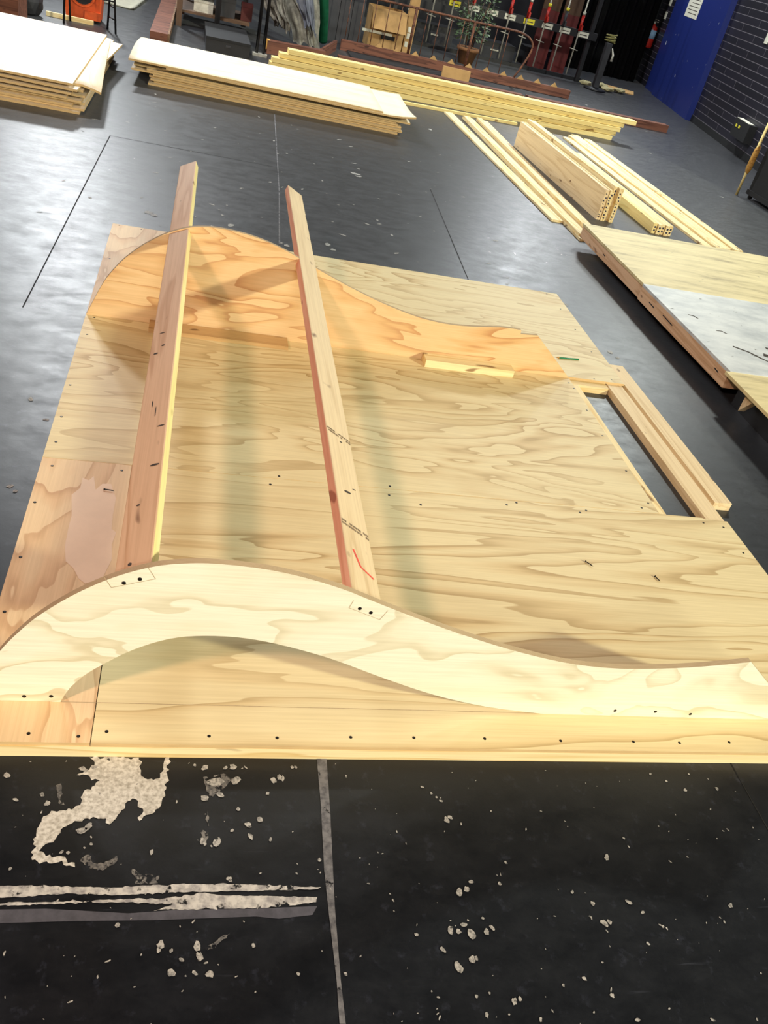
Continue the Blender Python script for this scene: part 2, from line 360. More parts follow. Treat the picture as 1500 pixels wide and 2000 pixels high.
# black stage curtain in folds
bm = BM(); top = []; bot = []
for i in range(90):
    x = 6.75 + i * 0.0215; y = 18.55 + 0.05 * math.sin(i * 0.75) + 0.02 * math.sin(i * 0.31)
    bot.append(bm.verts.new((x, y, 0.01))); top.append(bm.verts.new((x, y, 5.2)))
for i in range(89): bm.faces.new((bot[i], bot[i + 1], top[i + 1], top[i])).smooth = True
r = bmesh.ops.solidify(bm, geom=bm.faces[:], thickness=0.006)
tag(obj('stage_curtain', bm, M['rubber']), 'black stage curtain hanging in folds in the far right corner', 'curtain')

# floor paint marks (parts of the floor)
def ragged(pts, amp, step=0.006):
    out = []
    for (x0, y0), (x1, y1) in zip(pts, pts[1:] + pts[:1]):
        L = math.hypot(x1 - x0, y1 - y0); n = max(1, int(L / step)); nx, ny = -(y1 - y0) / max(L, 1e-6), (x1 - x0) / max(L, 1e-6)
        for k in range(n):
            t = k / n; q = Vector((x0 + (x1 - x0) * t, y0 + (y1 - y0) * t, 0))
            d = amp * (mnoise.noise(q * 70) + 0.6 * mnoise.noise(q * 190)) * (min(1, 4 * t, 4 * (1 - t)) * 0.7 + 0.3)
            out.append((q.x + nx * d, q.y + ny * d))
    return out
def flat(name, polys, mat, z, amp=0.0):
    bm = BM()
    for pts in polys:
        if amp: pts = ragged([tuple(q) for q in pts], amp)
        f = bm.faces.new([bm.verts.new((x, y, z)) for x, y in pts])
    bmesh.ops.triangulate(bm, faces=bm.faces[:])
    return obj(name, bm, mat, floor)
patch = [[-0.138, 1.391], [-0.071, 1.393], [-0.019, 1.392], [-0.011, 1.339], [0.02, 1.324], [0.034, 1.332], [0.046, 1.393], [0.055, 1.393], [0.05, 1.287], [0.037, 1.245], [-0.005, 1.212], [0.002, 1.238], [-0.018, 1.27], [-0.035, 1.263], [-0.071, 1.204], [-0.081, 1.218], [-0.129, 1.218], [-0.166, 1.199], [-0.203, 1.154], [-0.216, 1.136], [-0.137, 1.109], [-0.134, 1.1], [-0.227, 1.117], [-0.23, 1.155], [-0.222, 1.219], [-0.205, 1.239], [-0.155, 1.246], [-0.138, 1.295], [-0.106, 1.324], [-0.161, 1.338], [-0.123, 1.368]]
flat('paint_patch', [patch], M['paint_white'], 0.0012, 0.012)
flat('paint_smear', [[(-0.128, 1.118), (-0.11, 1.128), (-0.10, 1.11), (-0.075, 1.105), (-0.048, 1.128), (-0.05, 1.106), (-0.075, 1.088), (-0.105, 1.092)],
                     [(-0.012, 1.092), (0.005, 1.082), (0.048, 1.073), (0.046, 1.055), (-0.002, 1.056)],
                     [(0.140, 1.335), (0.19, 1.345), (0.215, 1.33), (0.19, 1.30), (0.16, 1.275), (0.148, 1.30)],
                     [(0.138, 1.195), (0.150, 1.19), (0.153, 1.24), (0.156, 1.18), (0.150, 1.155), (0.138, 1.16)],
                     [(0.13, 0.912), (0.15, 0.905), (0.185, 0.93), (0.205, 0.935), (0.19, 0.925), (0.150, 0.89), (0.137, 0.88)],
                     [(-0.205, 1.31), (-0.195, 1.315), (-0.178, 1.255), (-0.192, 1.26)]], M['paint_smear'], 0.0009, 0.006)
st1 = [[-0.6, 1.057], [-0.23, 1.058], [-0.071, 1.049], [0.115, 1.052], [0.264, 1.046], [0.414, 1.036], [0.405, 1.031], [0.24, 1.031], [0.116, 1.033], [-0.026, 1.03], [-0.144, 1.037], [-0.225, 1.032], [-0.6, 1.034]]
st2 = [[-0.6, 1.026], [-0.172, 1.019], [-0.036, 1.021], [0.061, 1.019], [0.149, 1.03], [0.195, 1.022], [0.403, 1.012], [0.399, 1.0], [0.32, 0.994], [0.206, 0.991], [0.095, 0.993], [0.041, 0.992], [0.083, 1.006], [-0.036, 1.014], [-0.171, 1.015], [-0.232, 1.014], [-0.6, 1.017]]
flat('paint_stripe', [st1, st2], M['paint_streak'], 0.0012, 0.004)
flat('paint_band', [[[-0.6, 1.011], [-0.18, 1.005], [-0.012, 0.989], [0.095, 0.993], [0.262, 0.99], [0.401, 0.991], [0.388, 0.971], [0.312, 0.965], [0.262, 0.972], [0.042, 0.972], [-0.115, 0.976], [-0.6, 0.98]]], M['paint_grey'], 0.0006)
flat('paint_line', [[[0.437, 1.5], [0.466, 1.5], [0.455, 1.228], [0.447, 1.09], [0.441, 0.984], [0.438, 0.864], [0.437, 0.826], [0.438, 0.74], [0.425, 0.741], [0.428, 0.827], [0.426, 0.955], [0.425, 1.078], [0.433, 1.25]],
                    [[0.535, 5.3], [0.545, 5.3], [0.60, 6.4], [0.69, 9.0], [0.68, 9.0], [0.592, 6.4]]], M['paint_line'], 0.0012)
def blob(x, y, r, k, a=0.0, e=1.0):
    n = 9 + k % 4; out = []
    for i in range(n):
        t = 2 * math.pi * i / n
        rr = r * (0.72 + 0.5 * random.random())
        u, w = rr * math.cos(t) * e, rr * math.sin(t)
        out.append((x + u * math.cos(a) - w * math.sin(a), y + u * math.sin(a) + w * math.cos(a)))
    return out
DAB = [(0.144, 1.363, 14), (0.195, 1.363, 8), (0.215, 1.365, 16), (0.17, 1.321, 24), (0.221, 1.325, 18), (0.145, 1.273, 14), (0.182, 1.284, 12), (0.318, 1.325, 14), (0.332, 1.335, 10), (0.341, 1.332, 9), (0.367, 1.366, 8), (0.377, 1.367, 6), (0.278, 1.213, 16), (0.25, 1.198, 12), (0.254, 1.168, 10), (0.144, 1.155, 12), (0.176, 1.156, 14), (0.301, 1.159, 6), (0.416, 1.103, 8), (0.203, 1.062, 9), (0.206, 1.057, 6), (0.061, 0.918, 13), (0.057, 0.907, 8), (0.082, 0.905, 6), (0.135, 0.91, 14), (0.141, 0.891, 12), (0.104, 0.885, 6), (0.085, 0.86, 13), (0.131, 0.857, 7), (0.162, 0.853, 11), (0.347, 0.844, 7), (0.449, 0.839, 6), (0.254, 0.908, 8), (-0.149, 1.356, 12), (-0.123, 1.362, 10), (-0.031, 0.964, 10), (-0.168, 1.135, 6), (-0.154, 1.133, 7), (-0.268, 1.097, 7), (-0.32, 1.337, 12), (-0.288, 1.27, 8), (0.027, 1.131, 8), (0.3, 1.287, 8), (0.226, 1.242, 8), (0.21, 1.184, 7), (0.118, 1.37, 7), (-0.131, 1.189, 14), (-0.118, 1.198, 12), (-0.107, 1.154, 6), (-0.217, 1.26, 10), (-0.232, 1.284, 8),
       (0.759, 1.207, 12), (0.769, 1.215, 9), (0.749, 1.014, 14), (0.767, 1.02, 11), (0.784, 1.039, 8), (0.856, 1.032, 8), (0.705, 0.923, 13), (0.739, 0.935, 10), (0.724, 0.919, 11), (0.753, 0.911, 16), (0.792, 0.916, 11), (0.808, 0.924, 8), (0.791, 0.948, 6), (0.706, 0.841, 16), (0.742, 0.855, 12), (0.752, 0.858, 8), (0.817, 0.762, 11), (0.831, 0.766, 7), (0.732, 0.777, 6), (0.764, 0.782, 5), (0.746, 0.739, 7), (0.943, 0.789, 6), (0.999, 0.8, 8), (1.502, 1.298, 8), (1.61, 1.303, 9), (1.414, 1.352, 6), (1.455, 1.328, 6), (1.243, 1.149, 6), (1.172, 1.095, 11), (1.03, 1.232, 4), (1.042, 1.005, 7), (1.086, 0.974, 9), (1.185, 0.974, 10), (1.212, 0.947, 8), (1.098, 0.924, 13), (1.113, 0.927, 9), (1.251, 0.91, 6), (1.193, 0.871, 7), (1.467, 0.956, 9), (1.427, 0.915, 5), (1.053, 0.761, 9), (1.094, 0.707, 7), (1.279, 0.696, 6), (0.866, 0.722, 6), (0.622, 0.916, 7), (0.678, 0.88, 8), (0.888, 1.087, 6), (0.996, 0.729, 4), (1.541, 1.353, 5), (0.733, 1.287, 6), (0.745, 1.276, 6), (0.712, 1.307, 6), (0.755, 1.264, 6),
       (1.288, 7.301, 40), (1.301, 7.236, 26), (-0.272, 5.497, 34), (-0.239, 5.465, 26), (0.235, 5.508, 26), (0.586, 5.296, 22), (0.73, 5.454, 14), (0.864, 5.44, 24), (0.889, 5.358, 26), (2.423, 9.695, 30), (2.22, 7.201, 18), (1.333, 7.481, 14), (0.555, 5.328, 16), (-0.558, 3.083, 12), (-0.479, 2.944, 12), (-0.525, 2.497, 12), (-0.504, 2.47, 9), (1.157, 6.42, 12), (7.0, 13.4, 26), (6.4, 12.7, 26), (5.71, 10.991, 20), (5.858, 9.238, 24), (0.719, 7.545, 14), (0.12, 7.95, 14), (2.48, 4.35, 22), (2.50, 4.28, 16), (5.6, 14.3, 30), (5.9, 14.0, 30), (6.2, 13.8, 24)]
bm = BM()
rs = random.Random(3)
for k, (x, y, r) in enumerate(DAB):
    s = (r / 2.0) / 1000.0 * 1.15 if y < 1.5 else r / 1000.0 * 0.75
    bm.faces.new([bm.verts.new((a, b, 0.0016)) for a, b in blob(x, y, s, k, rs.random() * 3, 1 + rs.random() * 0.8)])
for k in range(230):
    x = rs.uniform(-0.35, 1.7); y = rs.uniform(0.6, 1.38)
    bm.faces.new([bm.verts.new((a, b, 0.0014)) for a, b in blob(x, y, rs.choice((0.0008, 0.001, 0.0013, 0.002)), k, rs.random() * 3, 1 + rs.random() * 2)])
for k in range(120):
    x = rs.uniform(-0.9, 3.0); y = rs.uniform(4.9, 8.9)
    bm.faces.new([bm.verts.new((a, b, 0.0014)) for a, b in blob(x, y, rs.choice((0.004, 0.006, 0.009)), k, rs.random() * 3, 1 + rs.random() * 2.5)])
bmesh.ops.triangulate(bm, faces=bm.faces[:])
obj('paint_spatter', bm, M['paint_dab'], floor)
flat('board_seam', [[(-0.66 - 0.006, 7.1), (-0.66 + 0.002, 7.1), (-0.728 + 0.002, 3.9), (-0.728 - 0.004, 3.9)],
                    [(1.93, 7.25), (1.938, 7.25), (1.785, 5.2), (1.779, 5.2)],
                    [(1.705, 1.5), (1.709, 1.5), (1.707, 0.5), (1.703, 0.5)],
                    [(-0.66, 7.1), (-0.66, 7.092), (0.58, 7.06), (0.58, 7.066)]], M['seam'], 0.0008)

# ------------------------------------------------------------------ the plywood platform with its two wave-shaped uprights
X0, X1, XM, XR = -0.440, 2.322, -0.138, 2.000
Y0, YA, YB, Y1 = 1.395, 2.618, 3.828, 5.062
T0, T1 = 0.038, 0.050
deck = thing('stage_platform', 'large plywood platform flat on the black floor carrying two wavy uprights and two long rails', 'platform', (X0, Y0, 0))
def part_prism(name, pts, z0, z1, mats, bevel=0):
    bm = BM(); add_prism(bm, pts, z0, z1, 1 if isinstance(mats, (list, tuple)) and len(mats) > 1 else 0, 0)
    return obj(name, bm, mats, deck, loc=(pts[0][0] - X0, pts[0][1] - Y0, z0), bevel=bevel, world=True)
E_ = M['edge']; g = 0.0012
panels = {}
panels['fr'] = part_prism('deck_panel', [(XM + g, Y0), (X1, Y0), (X1, YA - 0.012), (2.215, YA - 0.010), (2.205, YA - g), (XM + g, YA - g)], T0, T1, [M['deck'], E_])
panels['fl'] = part_prism('deck_panel', [(X0, Y0 + 0.002), (XM - g, Y0 + 0.002), (XM - g, YA - g), (X0, YA - g)], T0, T1, [M['deck_y'], E_])
panels['fl']['label'] = 'narrow pinkish plywood strip with grain running lengthwise'
panels['mid'] = part_prism('deck_panel', [(X0, YA + g), (XR, YA + g), (XR, YB - g), (X0, YB - g)], T0, T1, [M['deck_b'], E_])
panels['rr'] = part_prism('deck_panel', [(XM + g, YB + g), (X1 + 0.015, YB + g), (X1 + 0.03, Y1), (XM + g, Y1)], T0, T1, [M['deck_c'], E_])
panels['rl'] = part_prism('deck_panel', [(X0, YB + g), (XM - g, YB + g), (XM - g, Y1), (X0 - 0.004, Y1)], T0, T1, [M['deck_y'], E_])
def fboard(lo, hi):
    bm = BM(); lx, ly = hi[0] - lo[0], hi[1] - lo[1]
    if lx >= ly:
        add_box(bm, (0, 0, 0), (lx, ly, hi[2] - lo[2])); rz = 0; l = (lo[0] - X0, lo[1] - Y0, lo[2])
    else:
        add_box(bm, (0, 0, 0), (ly, lx, hi[2] - lo[2])); rz = math.pi / 2; l = (hi[0] - X0, lo[1] - Y0, lo[2])
    return obj('frame_board', bm, M['pine'], deck, loc=l, rotz=rz, bevel=0.003)
h2 = 0.0378
fboard((X0, Y0 - 0.001, 0), (X1, Y0 + 0.088, h2)); fboard((X0, Y1 - 0.09, 0), (X1 + 0.02, Y1 - 0.002, h2))
fboard((X0, YA - 0.05, 0), (2.234, YA + 0.0, h2)); fboard((X0, YB - 0.055, 0), (2.226, YB + 0.034, h2))
fboard((X0 + 0.002, Y0 + 0.09, 0), (X0 + 0.091, YA - 0.052, h2)); fboard((X0 + 0.002, YA + 0.002, 0), (X0 + 0.091, YB - 0.057, h2)); fboard((X0 + 0.002, YB + 0.036, 0), (X0 + 0.091, Y1 - 0.092, h2))
fboard((1.956, YA + 0.002, 0), (2.045, YB - 0.057, h2))
inner = fboard((2.236, Y0 + 0.09, 0), (2.325, Y1 - 0.092, h2)); inner.data.materials.clear(); inner.data.materials.append(M['pine_pale'])

curve = [(-0.438, 0.05), (-0.405, 0.13), (-0.36, 0.228), (-0.31, 0.303), (-0.266, 0.356), (-0.195, 0.422), (-0.11, 0.482), (-0.022, 0.523), (0.057, 0.540), (0.13, 0.544), (0.235, 0.537), (0.33, 0.519), (0.43, 0.489), (0.5, 0.461), (0.6, 0.421), (0.75, 0.365), (0.93, 0.308), (1.11, 0.267), (1.27, 0.253), (1.42, 0.261), (1.55, 0.277), (1.69, 0.303)]
curve_r = curve[:-1] + [(1.652, 0.278)]
def wave(name, poly, y0, y1, facemat):
    bm = BM(); add_prism(bm, poly, 0, 1, 1, 0)
    for vv in bm.verts:      # (x, z, t) -> (x, y, z)
        x, z, t = vv.co; vv.co = (x, y0 + (y1 - y0) * t, z)
    return obj(name, bm, [facemat, M['edge_y']], deck, loc=(X0 - X0, y0 - Y0, 0.05), world=True)
arch = [(-0.225, 0.0505), (-0.204, 0.101), (-0.17, 0.150), (-0.126, 0.193), (-0.055, 0.250), (0.028, 0.293), (0.113, 0.309), (0.214, 0.307), (0.32, 0.285), (0.448, 0.244), (0.601, 0.179), (0.762, 0.118), (0.927, 0.076), (1.115, 0.0505)]
front = wave('wave_panel', smooth_line(curve, 5) + [(2.0, 0.0505)] + smooth_line(arch, 4)[::-1], 1.523, 1.541, M['birch'])
front['label'] = 'pale plywood wave with an arched opening at the front'
rear = wave('wave_panel', smooth_line(curve_r, 5) + [(1.656, 0.256), (1.749, 0.262), (2.0, 0.0505)], 3.812, 3.830, M['fir'])
rear['label'] = 'orange fir plywood wave without an opening at the rear'

def rail(p0, p1, tilt, mat, side, sgn, name='rail'):
    """stud lying along the waves; p0, p1 are points on the centre line of its top face"""
    d = Vector(p1) - Vector(p0); L = d.length; yaw = math.atan2(d.y, d.x); pit = -math.asin(d.z / L)
    q = Matrix.Rotation(yaw, 4, 'Z') @ Matrix.Rotation(pit, 4, 'Y') @ Matrix.Rotation(tilt, 4, 'X')
    bm = BM(); add_box(bm, (0, -0.0445, -0.038), (L, 0.0445, 0))
    bm.normal_update()
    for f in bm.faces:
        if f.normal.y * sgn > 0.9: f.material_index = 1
    o = obj(name, bm, [mat, side], deck, loc=Vector(p0) - Vector((X0, Y0, 0)), rot=q.to_euler(), bevel=0.003)
    return o, L
railL, LL = rail((-0.068, 1.5415, 0.497), (-0.050, 4.872, 0.507), math.radians(-24.5), M['pine_warm'], M['side_yellow'], -1)
railR, LR = rail((0.500, 1.5415, 0.452), (0.545, 4.930, 0.450), math.radians(22.5), M['pine_pale'], M['side_pink'], 1)
for v_ in railL.data.vertices:                       # skew cut ends
    if v_.co.x > LL - 0.02: v_.co.x += 0.25 * v_.co.y * -1
for v_ in railR.data.vertices:
    if v_.co.x > LR - 0.02: v_.co.x += 0.45 * v_.co.y
railL['label'] = 'rail of rosy wood lying tilted across the left crest of the waves'
railR['label'] = 'rail with red crayon and grey stamps on its upper face'
def mark(o, pts, mat, name):
    bm = BM(); bm.faces.new([bm.verts.new((a, b, 0.0006)) for a, b in pts]); return obj(name, bm, mat, o)
def stroke(pts, w):
    pts = [Vector((a, b)) for a, b in pts]; L_, R_ = [], []
    for i, q in enumerate(pts):
        d = (pts[min(i + 1, len(pts) - 1)] - pts[max(i - 1, 0)]).normalized(); n_ = Vector((-d.y, d.x)) * w / 2
        L_.append(q + n_); R_.append(q - n_)
    return [tuple(q) for q in L_ + R_[::-1]]
def railpt(y, f): return (y - 1.5415, f * 0.0445)    # f = +1 left edge, -1 right edge
mark(railR, stroke([railpt(1.72, 0.45), railpt(1.655, 0.1), railpt(1.625, -0.75)], 0.006), M['crayon'], 'crayon_mark')
def stamp(o, y, f0, f1, rows, slope):
    bm = BM(); rr = random.Random(int(y * 100)); 
    for j in range(rows):
        t = 0.0
        while t < 1:
            w = rr.uniform(0.05, 0.16)
            f = f0 + (f1 - f0) * t; ff = f0 + (f1 - f0) * min(1, t + w * 0.8)
            x = y - 1.5415 + slope * t - j * 0.014
            if rr.random() > 0.15:
                bm.faces.new([bm.verts.new(q) for q in ((x, f * 0.0445, 0.0006), (x + slope * w, ff * 0.0445, 0.0006), (x + slope * w + 0.009, ff * 0.0445, 0.0006), (x + 0.009, f * 0.0445, 0.0006))])
            t += w
    obj('ink_stamp', bm, M['faintink'], o)
stamp(railR, 2.325, 0.95, -0.95, 2, -0.03); stamp(railR, 1.835, 0.95, -0.95, 2, -0.03)
def knot(o, y, f, a, b, m_='ink'):
    bm = BM(); bm.faces.new([bm.verts.new((y - 1.5415 + a * math.cos(t * 0.5236), f * 0.0445 + b * math.sin(t * 0.5236), 0.0005)) for t in range(12)]); obj('knot', bm, M[m_], o)
knot(railR, 1.99, 0.1, 0.006, 0.012); knot(railR, 2.02, -0.5, 0.003, 0.006); knot(railR, 2.27, -0.1, 0.004, 0.005)
for y, f, a, b in ((2.30, 0.2, 0.02, 0.002), (2.25, -0.1, 0.03, 0.0016), (2.16, -0.6, 0.004, 0.012), (1.96, -0.5, 0.005, 0.014), (1.79, 0.2, 0.004, 0.005), (1.56, 0.2, 0.006, 0.005), (2.69, 0.0, 0.006, 0.006), (2.79, 0.2, 0.004, 0.01), (2.64, 0.5, 0.006, 0.008)):
    knot(railL, y, f, a, b)
bm = BM(); bm.faces.new([bm.verts.new((x, y, 0.0506)) for x, y in [[-0.294, 2.513], [-0.272, 2.501], [-0.259, 2.529], [-0.244, 2.45], [-0.226, 2.488], [-0.198, 2.492], [-0.186, 2.449], [-0.174, 2.411], [-0.175, 2.315], [-0.171, 2.243], [-0.156, 2.227], [-0.163, 2.165], [-0.156, 2.091], [-0.174, 2.002], [-0.22, 1.974], [-0.241, 1.995], [-0.262, 2.04], [-0.288, 2.069], [-0.3, 2.141], [-0.302, 2.227], [-0.301, 2.298], [-0.316, 2.41], [-0.294, 2.452]]]); bmesh.ops.triangulate(bm, faces=bm.faces[:])
obj('veneer_patch', bm, M['patch'], panels['fl'], world=True)
# scrap blocks lying against the rear wave
bm = BM(); add_box(bm, (0, 0, 0), (0.645, 0.098, 0.019)); c1 = obj('cleat', bm, M['pine_tan'], deck, loc=(-0.155 - X0, 3.705 - Y0, 0.0505), rotz=0.004, bevel=0.002)
bm = BM(); add_box(bm, (0, 0, 0), (0.475, 0.083, 0.038)); c2 = obj('cleat', bm, M['pine'], deck, loc=(1.178 - X0, 3.722 - Y0, 0.0505), rotz=0.008, bevel=0.003)
c1['label'] = 'thin flat wooden strip against the foot of the rear wave'; c2['label'] = 'short thick wooden block against the foot of the rear wave'
# countersunk screw heads
def screw_at(parent, co, axis='z', r=0.0042):
    bm = BM(); prof = [(r, 0), (r, 0.0005), (r * 0.55, 0.0007)]; add_lathe(bm, prof, seg=10)
    q = (0, 0, 0) if axis == 'z' else (math.radians(90), 0, 0)
    inv = wpos(parent).inverted() @ Vector(co)
    return obj('screw_head', bm, M['screw'], parent, loc=inv, rot=q)
SCR = [[-0.284, 1.422], [-0.168, 1.416], [-0.103, 1.432], [0.149, 1.423], [0.324, 1.421], [0.522, 1.427], [0.699, 1.429], [0.906, 1.43], [1.137, 1.427], [1.37, 1.428], [1.523, 1.427], [1.696, 1.432], [-0.417, 1.839], [-0.417, 2.076], [-0.422, 2.353], [-0.401, 2.569], [-0.411, 2.722], [-0.417, 2.897], [-0.419, 3.143], [-0.17, 2.579], [0.392, 2.635], [0.357, 2.576], [0.825, 2.637], [0.812, 2.576], [0.93, 2.53], [1.298, 2.582], [1.345, 2.603], [1.65, 2.593], [1.616, 2.575], [2.193, 2.581], [2.28, 2.56], [2.283, 2.391], [1.98, 3.755], [1.99, 3.698], [1.98, 3.473], [1.973, 3.231], [2.163, 3.845], [2.274, 3.868], [1.974, 2.933], [-0.401, 3.789], [-0.411, 3.608], [-0.407, 5.046], [-0.283, 5.036], [-0.407, 4.523], [1.978, 2.689], [1.929, 2.650], [2.28, 4.2], [2.285, 4.5], [2.29, 4.8], [2.27, 5.03], [2.28, 2.1], [2.28, 1.8]]
for x, y in SCR:
    pr = ('fl' if x < XM else 'fr') if y < YA else ('mid' if y < YB else ('rl' if x < XM else 'rr'))
    screw_at(panels[pr], (x, y, T1), r=0.0046 if y < 1.6 else 0.0052)
for x, z in [(-0.311, 0.068), (-0.247, 0.071), (1.339, 0.074), (1.475, 0.074), (1.599, 0.067), (-0.085, 0.468), (-0.05, 0.483), (0.483, 0.429), (0.514, 0.417)]:
    screw_at(front, (x, 1.523, z), 'y', 0.0052)
bm = BM(); bm.faces.new([bm.verts.new(q) for q in ((-0.224, 1.5225, 0.0503), (-0.224, 1.5245, 0.0503), (1.115, 1.5275, 0.0503), (1.115, 1.5255, 0.0503))])
obj('pencil_line', bm, M['pencilmark'], panels['fr'], world=True)
bm = BM()
for a, b in (((-0.112, 1.5222, 0.452), (-0.13, 1.5222, 0.486)), ((-0.015, 1.5222, 0.487), (-0.035, 1.5222, 0.523)), ((-0.112, 1.5222, 0.452), (-0.015, 1.5222, 0.487)), ((0.455, 1.5222, 0.43), (0.542, 1.5222, 0.395)), ((0.542, 1.5222, 0.395), (0.556, 1.5222, 0.428)), ((0.455, 1.5222, 0.43), (0.462, 1.5222, 0.455))):
    A, B = Vector(a), Vector(b); n_ = (B - A).cross(Vector((0, 1, 0))).normalized() * 0.0006
    bm.faces.new([bm.verts.new(q) for q in (A + n_, B + n_, B - n_, A - n_)])
obj('pencil_line', bm, M['pencilmark'], front, world=True)

# things lying on the platform or at its edge
t = thing('pencil', 'green pencil lying on the platform beside the right end of the rear wave', 'pencil', (2.022, 4.047, 0.0545), math.radians(6))
bm = BM(); add_tube(bm, [(0, 0, 0), (0.125, 0, 0)], 0.0044, 6); obj('shaft', bm, M['green'], t)
bm = BM(); add_tube(bm, [(-0.018, 0, 0), (-0.004, 0, 0), (0, 0, 0)], 0.004, 6, radii=[0.0006, 0.0034, 0.0043]); obj('tip', bm, M['handle'], t)
def loose_screw(loc, rz, label, L=0.032):
    t = thing('wood_screw', label, 'screw', loc, rz)
    bm = BM(); n = 26
    add_tube(bm, [(L * k / n, 0, 0) for k in range(n + 1)], 0.002, 8, radii=[(0.0022 if k % 2 else 0.0016) * (1 if k < n - 4 else (n - k) / 5 + 0.05) for k in range(n + 1)])
    obj('shank', bm, M['screw'], t)
    bm = BM(); add_tube(bm, [(-0.004, 0, 0), (-0.0035, 0, 0), (0.001, 0, 0)], 0.004, 12, radii=[0.0040, 0.0040, 0.0018]); obj('head', bm, M['screw'], t)
loose_screw((1.522, 2.252, 0.0542), math.radians(-52), 'loose dark screw on the front deck panel, left of the two at right')
loose_screw((1.787, 2.192, 0.0542), math.radians(-72), 'loose dark screw on the front deck panel, right of the two at right', 0.026)
loose_screw((-0.214, 2.452, 0.0542), math.radians(-8), 'loose dark screw on the pinkish strip left of the left rail', 0.03)

def board(name, label, cat, p0, L, w, h, yaw, mat, group=None, z=0.0, bevel=0.003, mesh=None):
    """board whose long side runs along local X from its corner p0"""
    if mesh is None:
        bm = BM(); add_box(bm, (0, 0, 0), (L, w, h)); o = obj(name, bm, mat, loc=(p0[0], p0[1], z), rotz=yaw, bevel=bevel)
    return tag(o, label, cat, group)
board('lumber_stud', 'short pale stud lying flat on the floor along the right edge of the platform', 'lumber', (2.440, 2.765), 1.325, 0.089, 0.038, math.radians(90.0), M['pine_pale'], z=0.0)

# ------------------------------------------------------------------ low stage risers on the right
HR = 0.178
ri = thing('stage_riser', 'low stage riser on the right with worn yellow plywood and a pale grey painted panel', 'platform', (2.99, 3.90, 0))
def rbox(name, lo, hi, mat, par, bevel=0.002, lab=None):
    bm = BM(); add_box(bm, lo, hi)
    o = obj(name, bm, mat, par, loc=(lo[0] - par.location.x, lo[1] - par.location.y, lo[2]), bevel=bevel, world=True)
    if lab: o['label'] = lab
    return o
rbox('top_panel', (2.985, 5.165, HR - 0.018), (5.43, 6.39, HR), M['riser_ply'], ri, lab='worn yellow plywood panel')
rbox('top_panel', (2.980, 3.905, HR - 0.018), (5.43, 5.162, HR), M['riser_grey'], ri, lab='pale grey painted panel with scratches')
def edgeboard(x, ya, yb, z0, z1, par, mat):
    bm = BM(); add_box(bm, (0, 0, 0), (yb - ya, 0.038, z1 - z0)); return obj('edge_board', bm, mat, par, loc=(x + 0.038 - par.location.x, ya - par.location.y, z0), rotz=math.pi / 2, bevel=0.002)
edgeboard(2.992, 5.162, 6.385, 0.071, 0.1595, ri, M['pine_warm']); edgeboard(2.980, 3.91, 5.160, 0.071, 0.1595, ri, M['pine_warm'])
rbox('edge_board', (3.03, 6.347, 0.071), (5.43, 6.385, 0.1595), M['pine_warm'], ri); rbox('edge_board', (3.02, 3.91, 0.071), (5.43, 3.948, 0.1595), M['pine_warm'], ri)
for y in (4.1, 5.1, 6.1): rbox('skid', (3.22, y, 0), (5.3, y + 0.06, 0.1595), M['black'], ri)
bm = BM()
for yy, zz, L_ in ((5.0, 0.112, 0.09), (4.78, 0.118, 0.15), (4.05, 0.12, 0.05), (5.9, 0.11, 0.05)):
    bm.faces.new([bm.verts.new(q) for q in ((2.979 if yy < 5.16 else 2.991, yy, zz), (2.979 if yy < 5.16 else 2.991, yy - L_, zz - 0.004), (2.979 if yy < 5.16 else 2.991, yy - L_, zz + 0.004), (2.979 if yy < 5.16 else 2.991, yy, zz + 0.007))])
obj('slot', bm, M['rubber'], ri, world=True)
bm = BM()
for a, b, w in (((3.2, 4.28), (3.34, 4.14), 0.02), ((3.34, 4.14), (3.42, 4.02), 0.016), ((3.38, 4.22), (3.52, 4.1), 0.05), ((3.46, 4.33), (3.6, 4.26), 0.03), ((3.1, 4.7), (3.15, 4.66), 0.015), ((3.2, 4.5), (3.26, 4.47), 0.012)):
    bm.faces.new([bm.verts.new((q[0], q[1], HR + 0.0006)) for q in stroke([a, ((a[0] + b[0]) / 2 + 0.01, (a[1] + b[1]) / 2 + 0.015), b], w)])
obj('scrape_mark', bm, M['ink'], ri, world=True)
rj = thing('stage_riser', 'second low riser at the right frame edge, yellow plywood with an open dark side', 'platform', (2.95, 2.66, 0))
rbox('top_panel', (2.945, 2.66, HR - 0.018), (5.4, 3.898, HR), M['riser_ply'], rj)
bm = BM(); add_prism(bm, [(0, 0), (0.0, -0.115), (-0.095, -0.0)], 0, 0.038)
for vv in bm.verts: x, z, t_ = vv.co; vv.co = (2.985 + t_, 3.70 + x, 0.158 + z)
obj('corner_block', bm, M['pine_pale'], rj, world=True)
rbox('skid', (3.05, 2.70, 0), (3.11, 3.86, 0.1595), M['black'], rj); rbox('skid', (5.2, 2.70, 0), (5.26, 3.86, 0.1595), M['black'], rj)

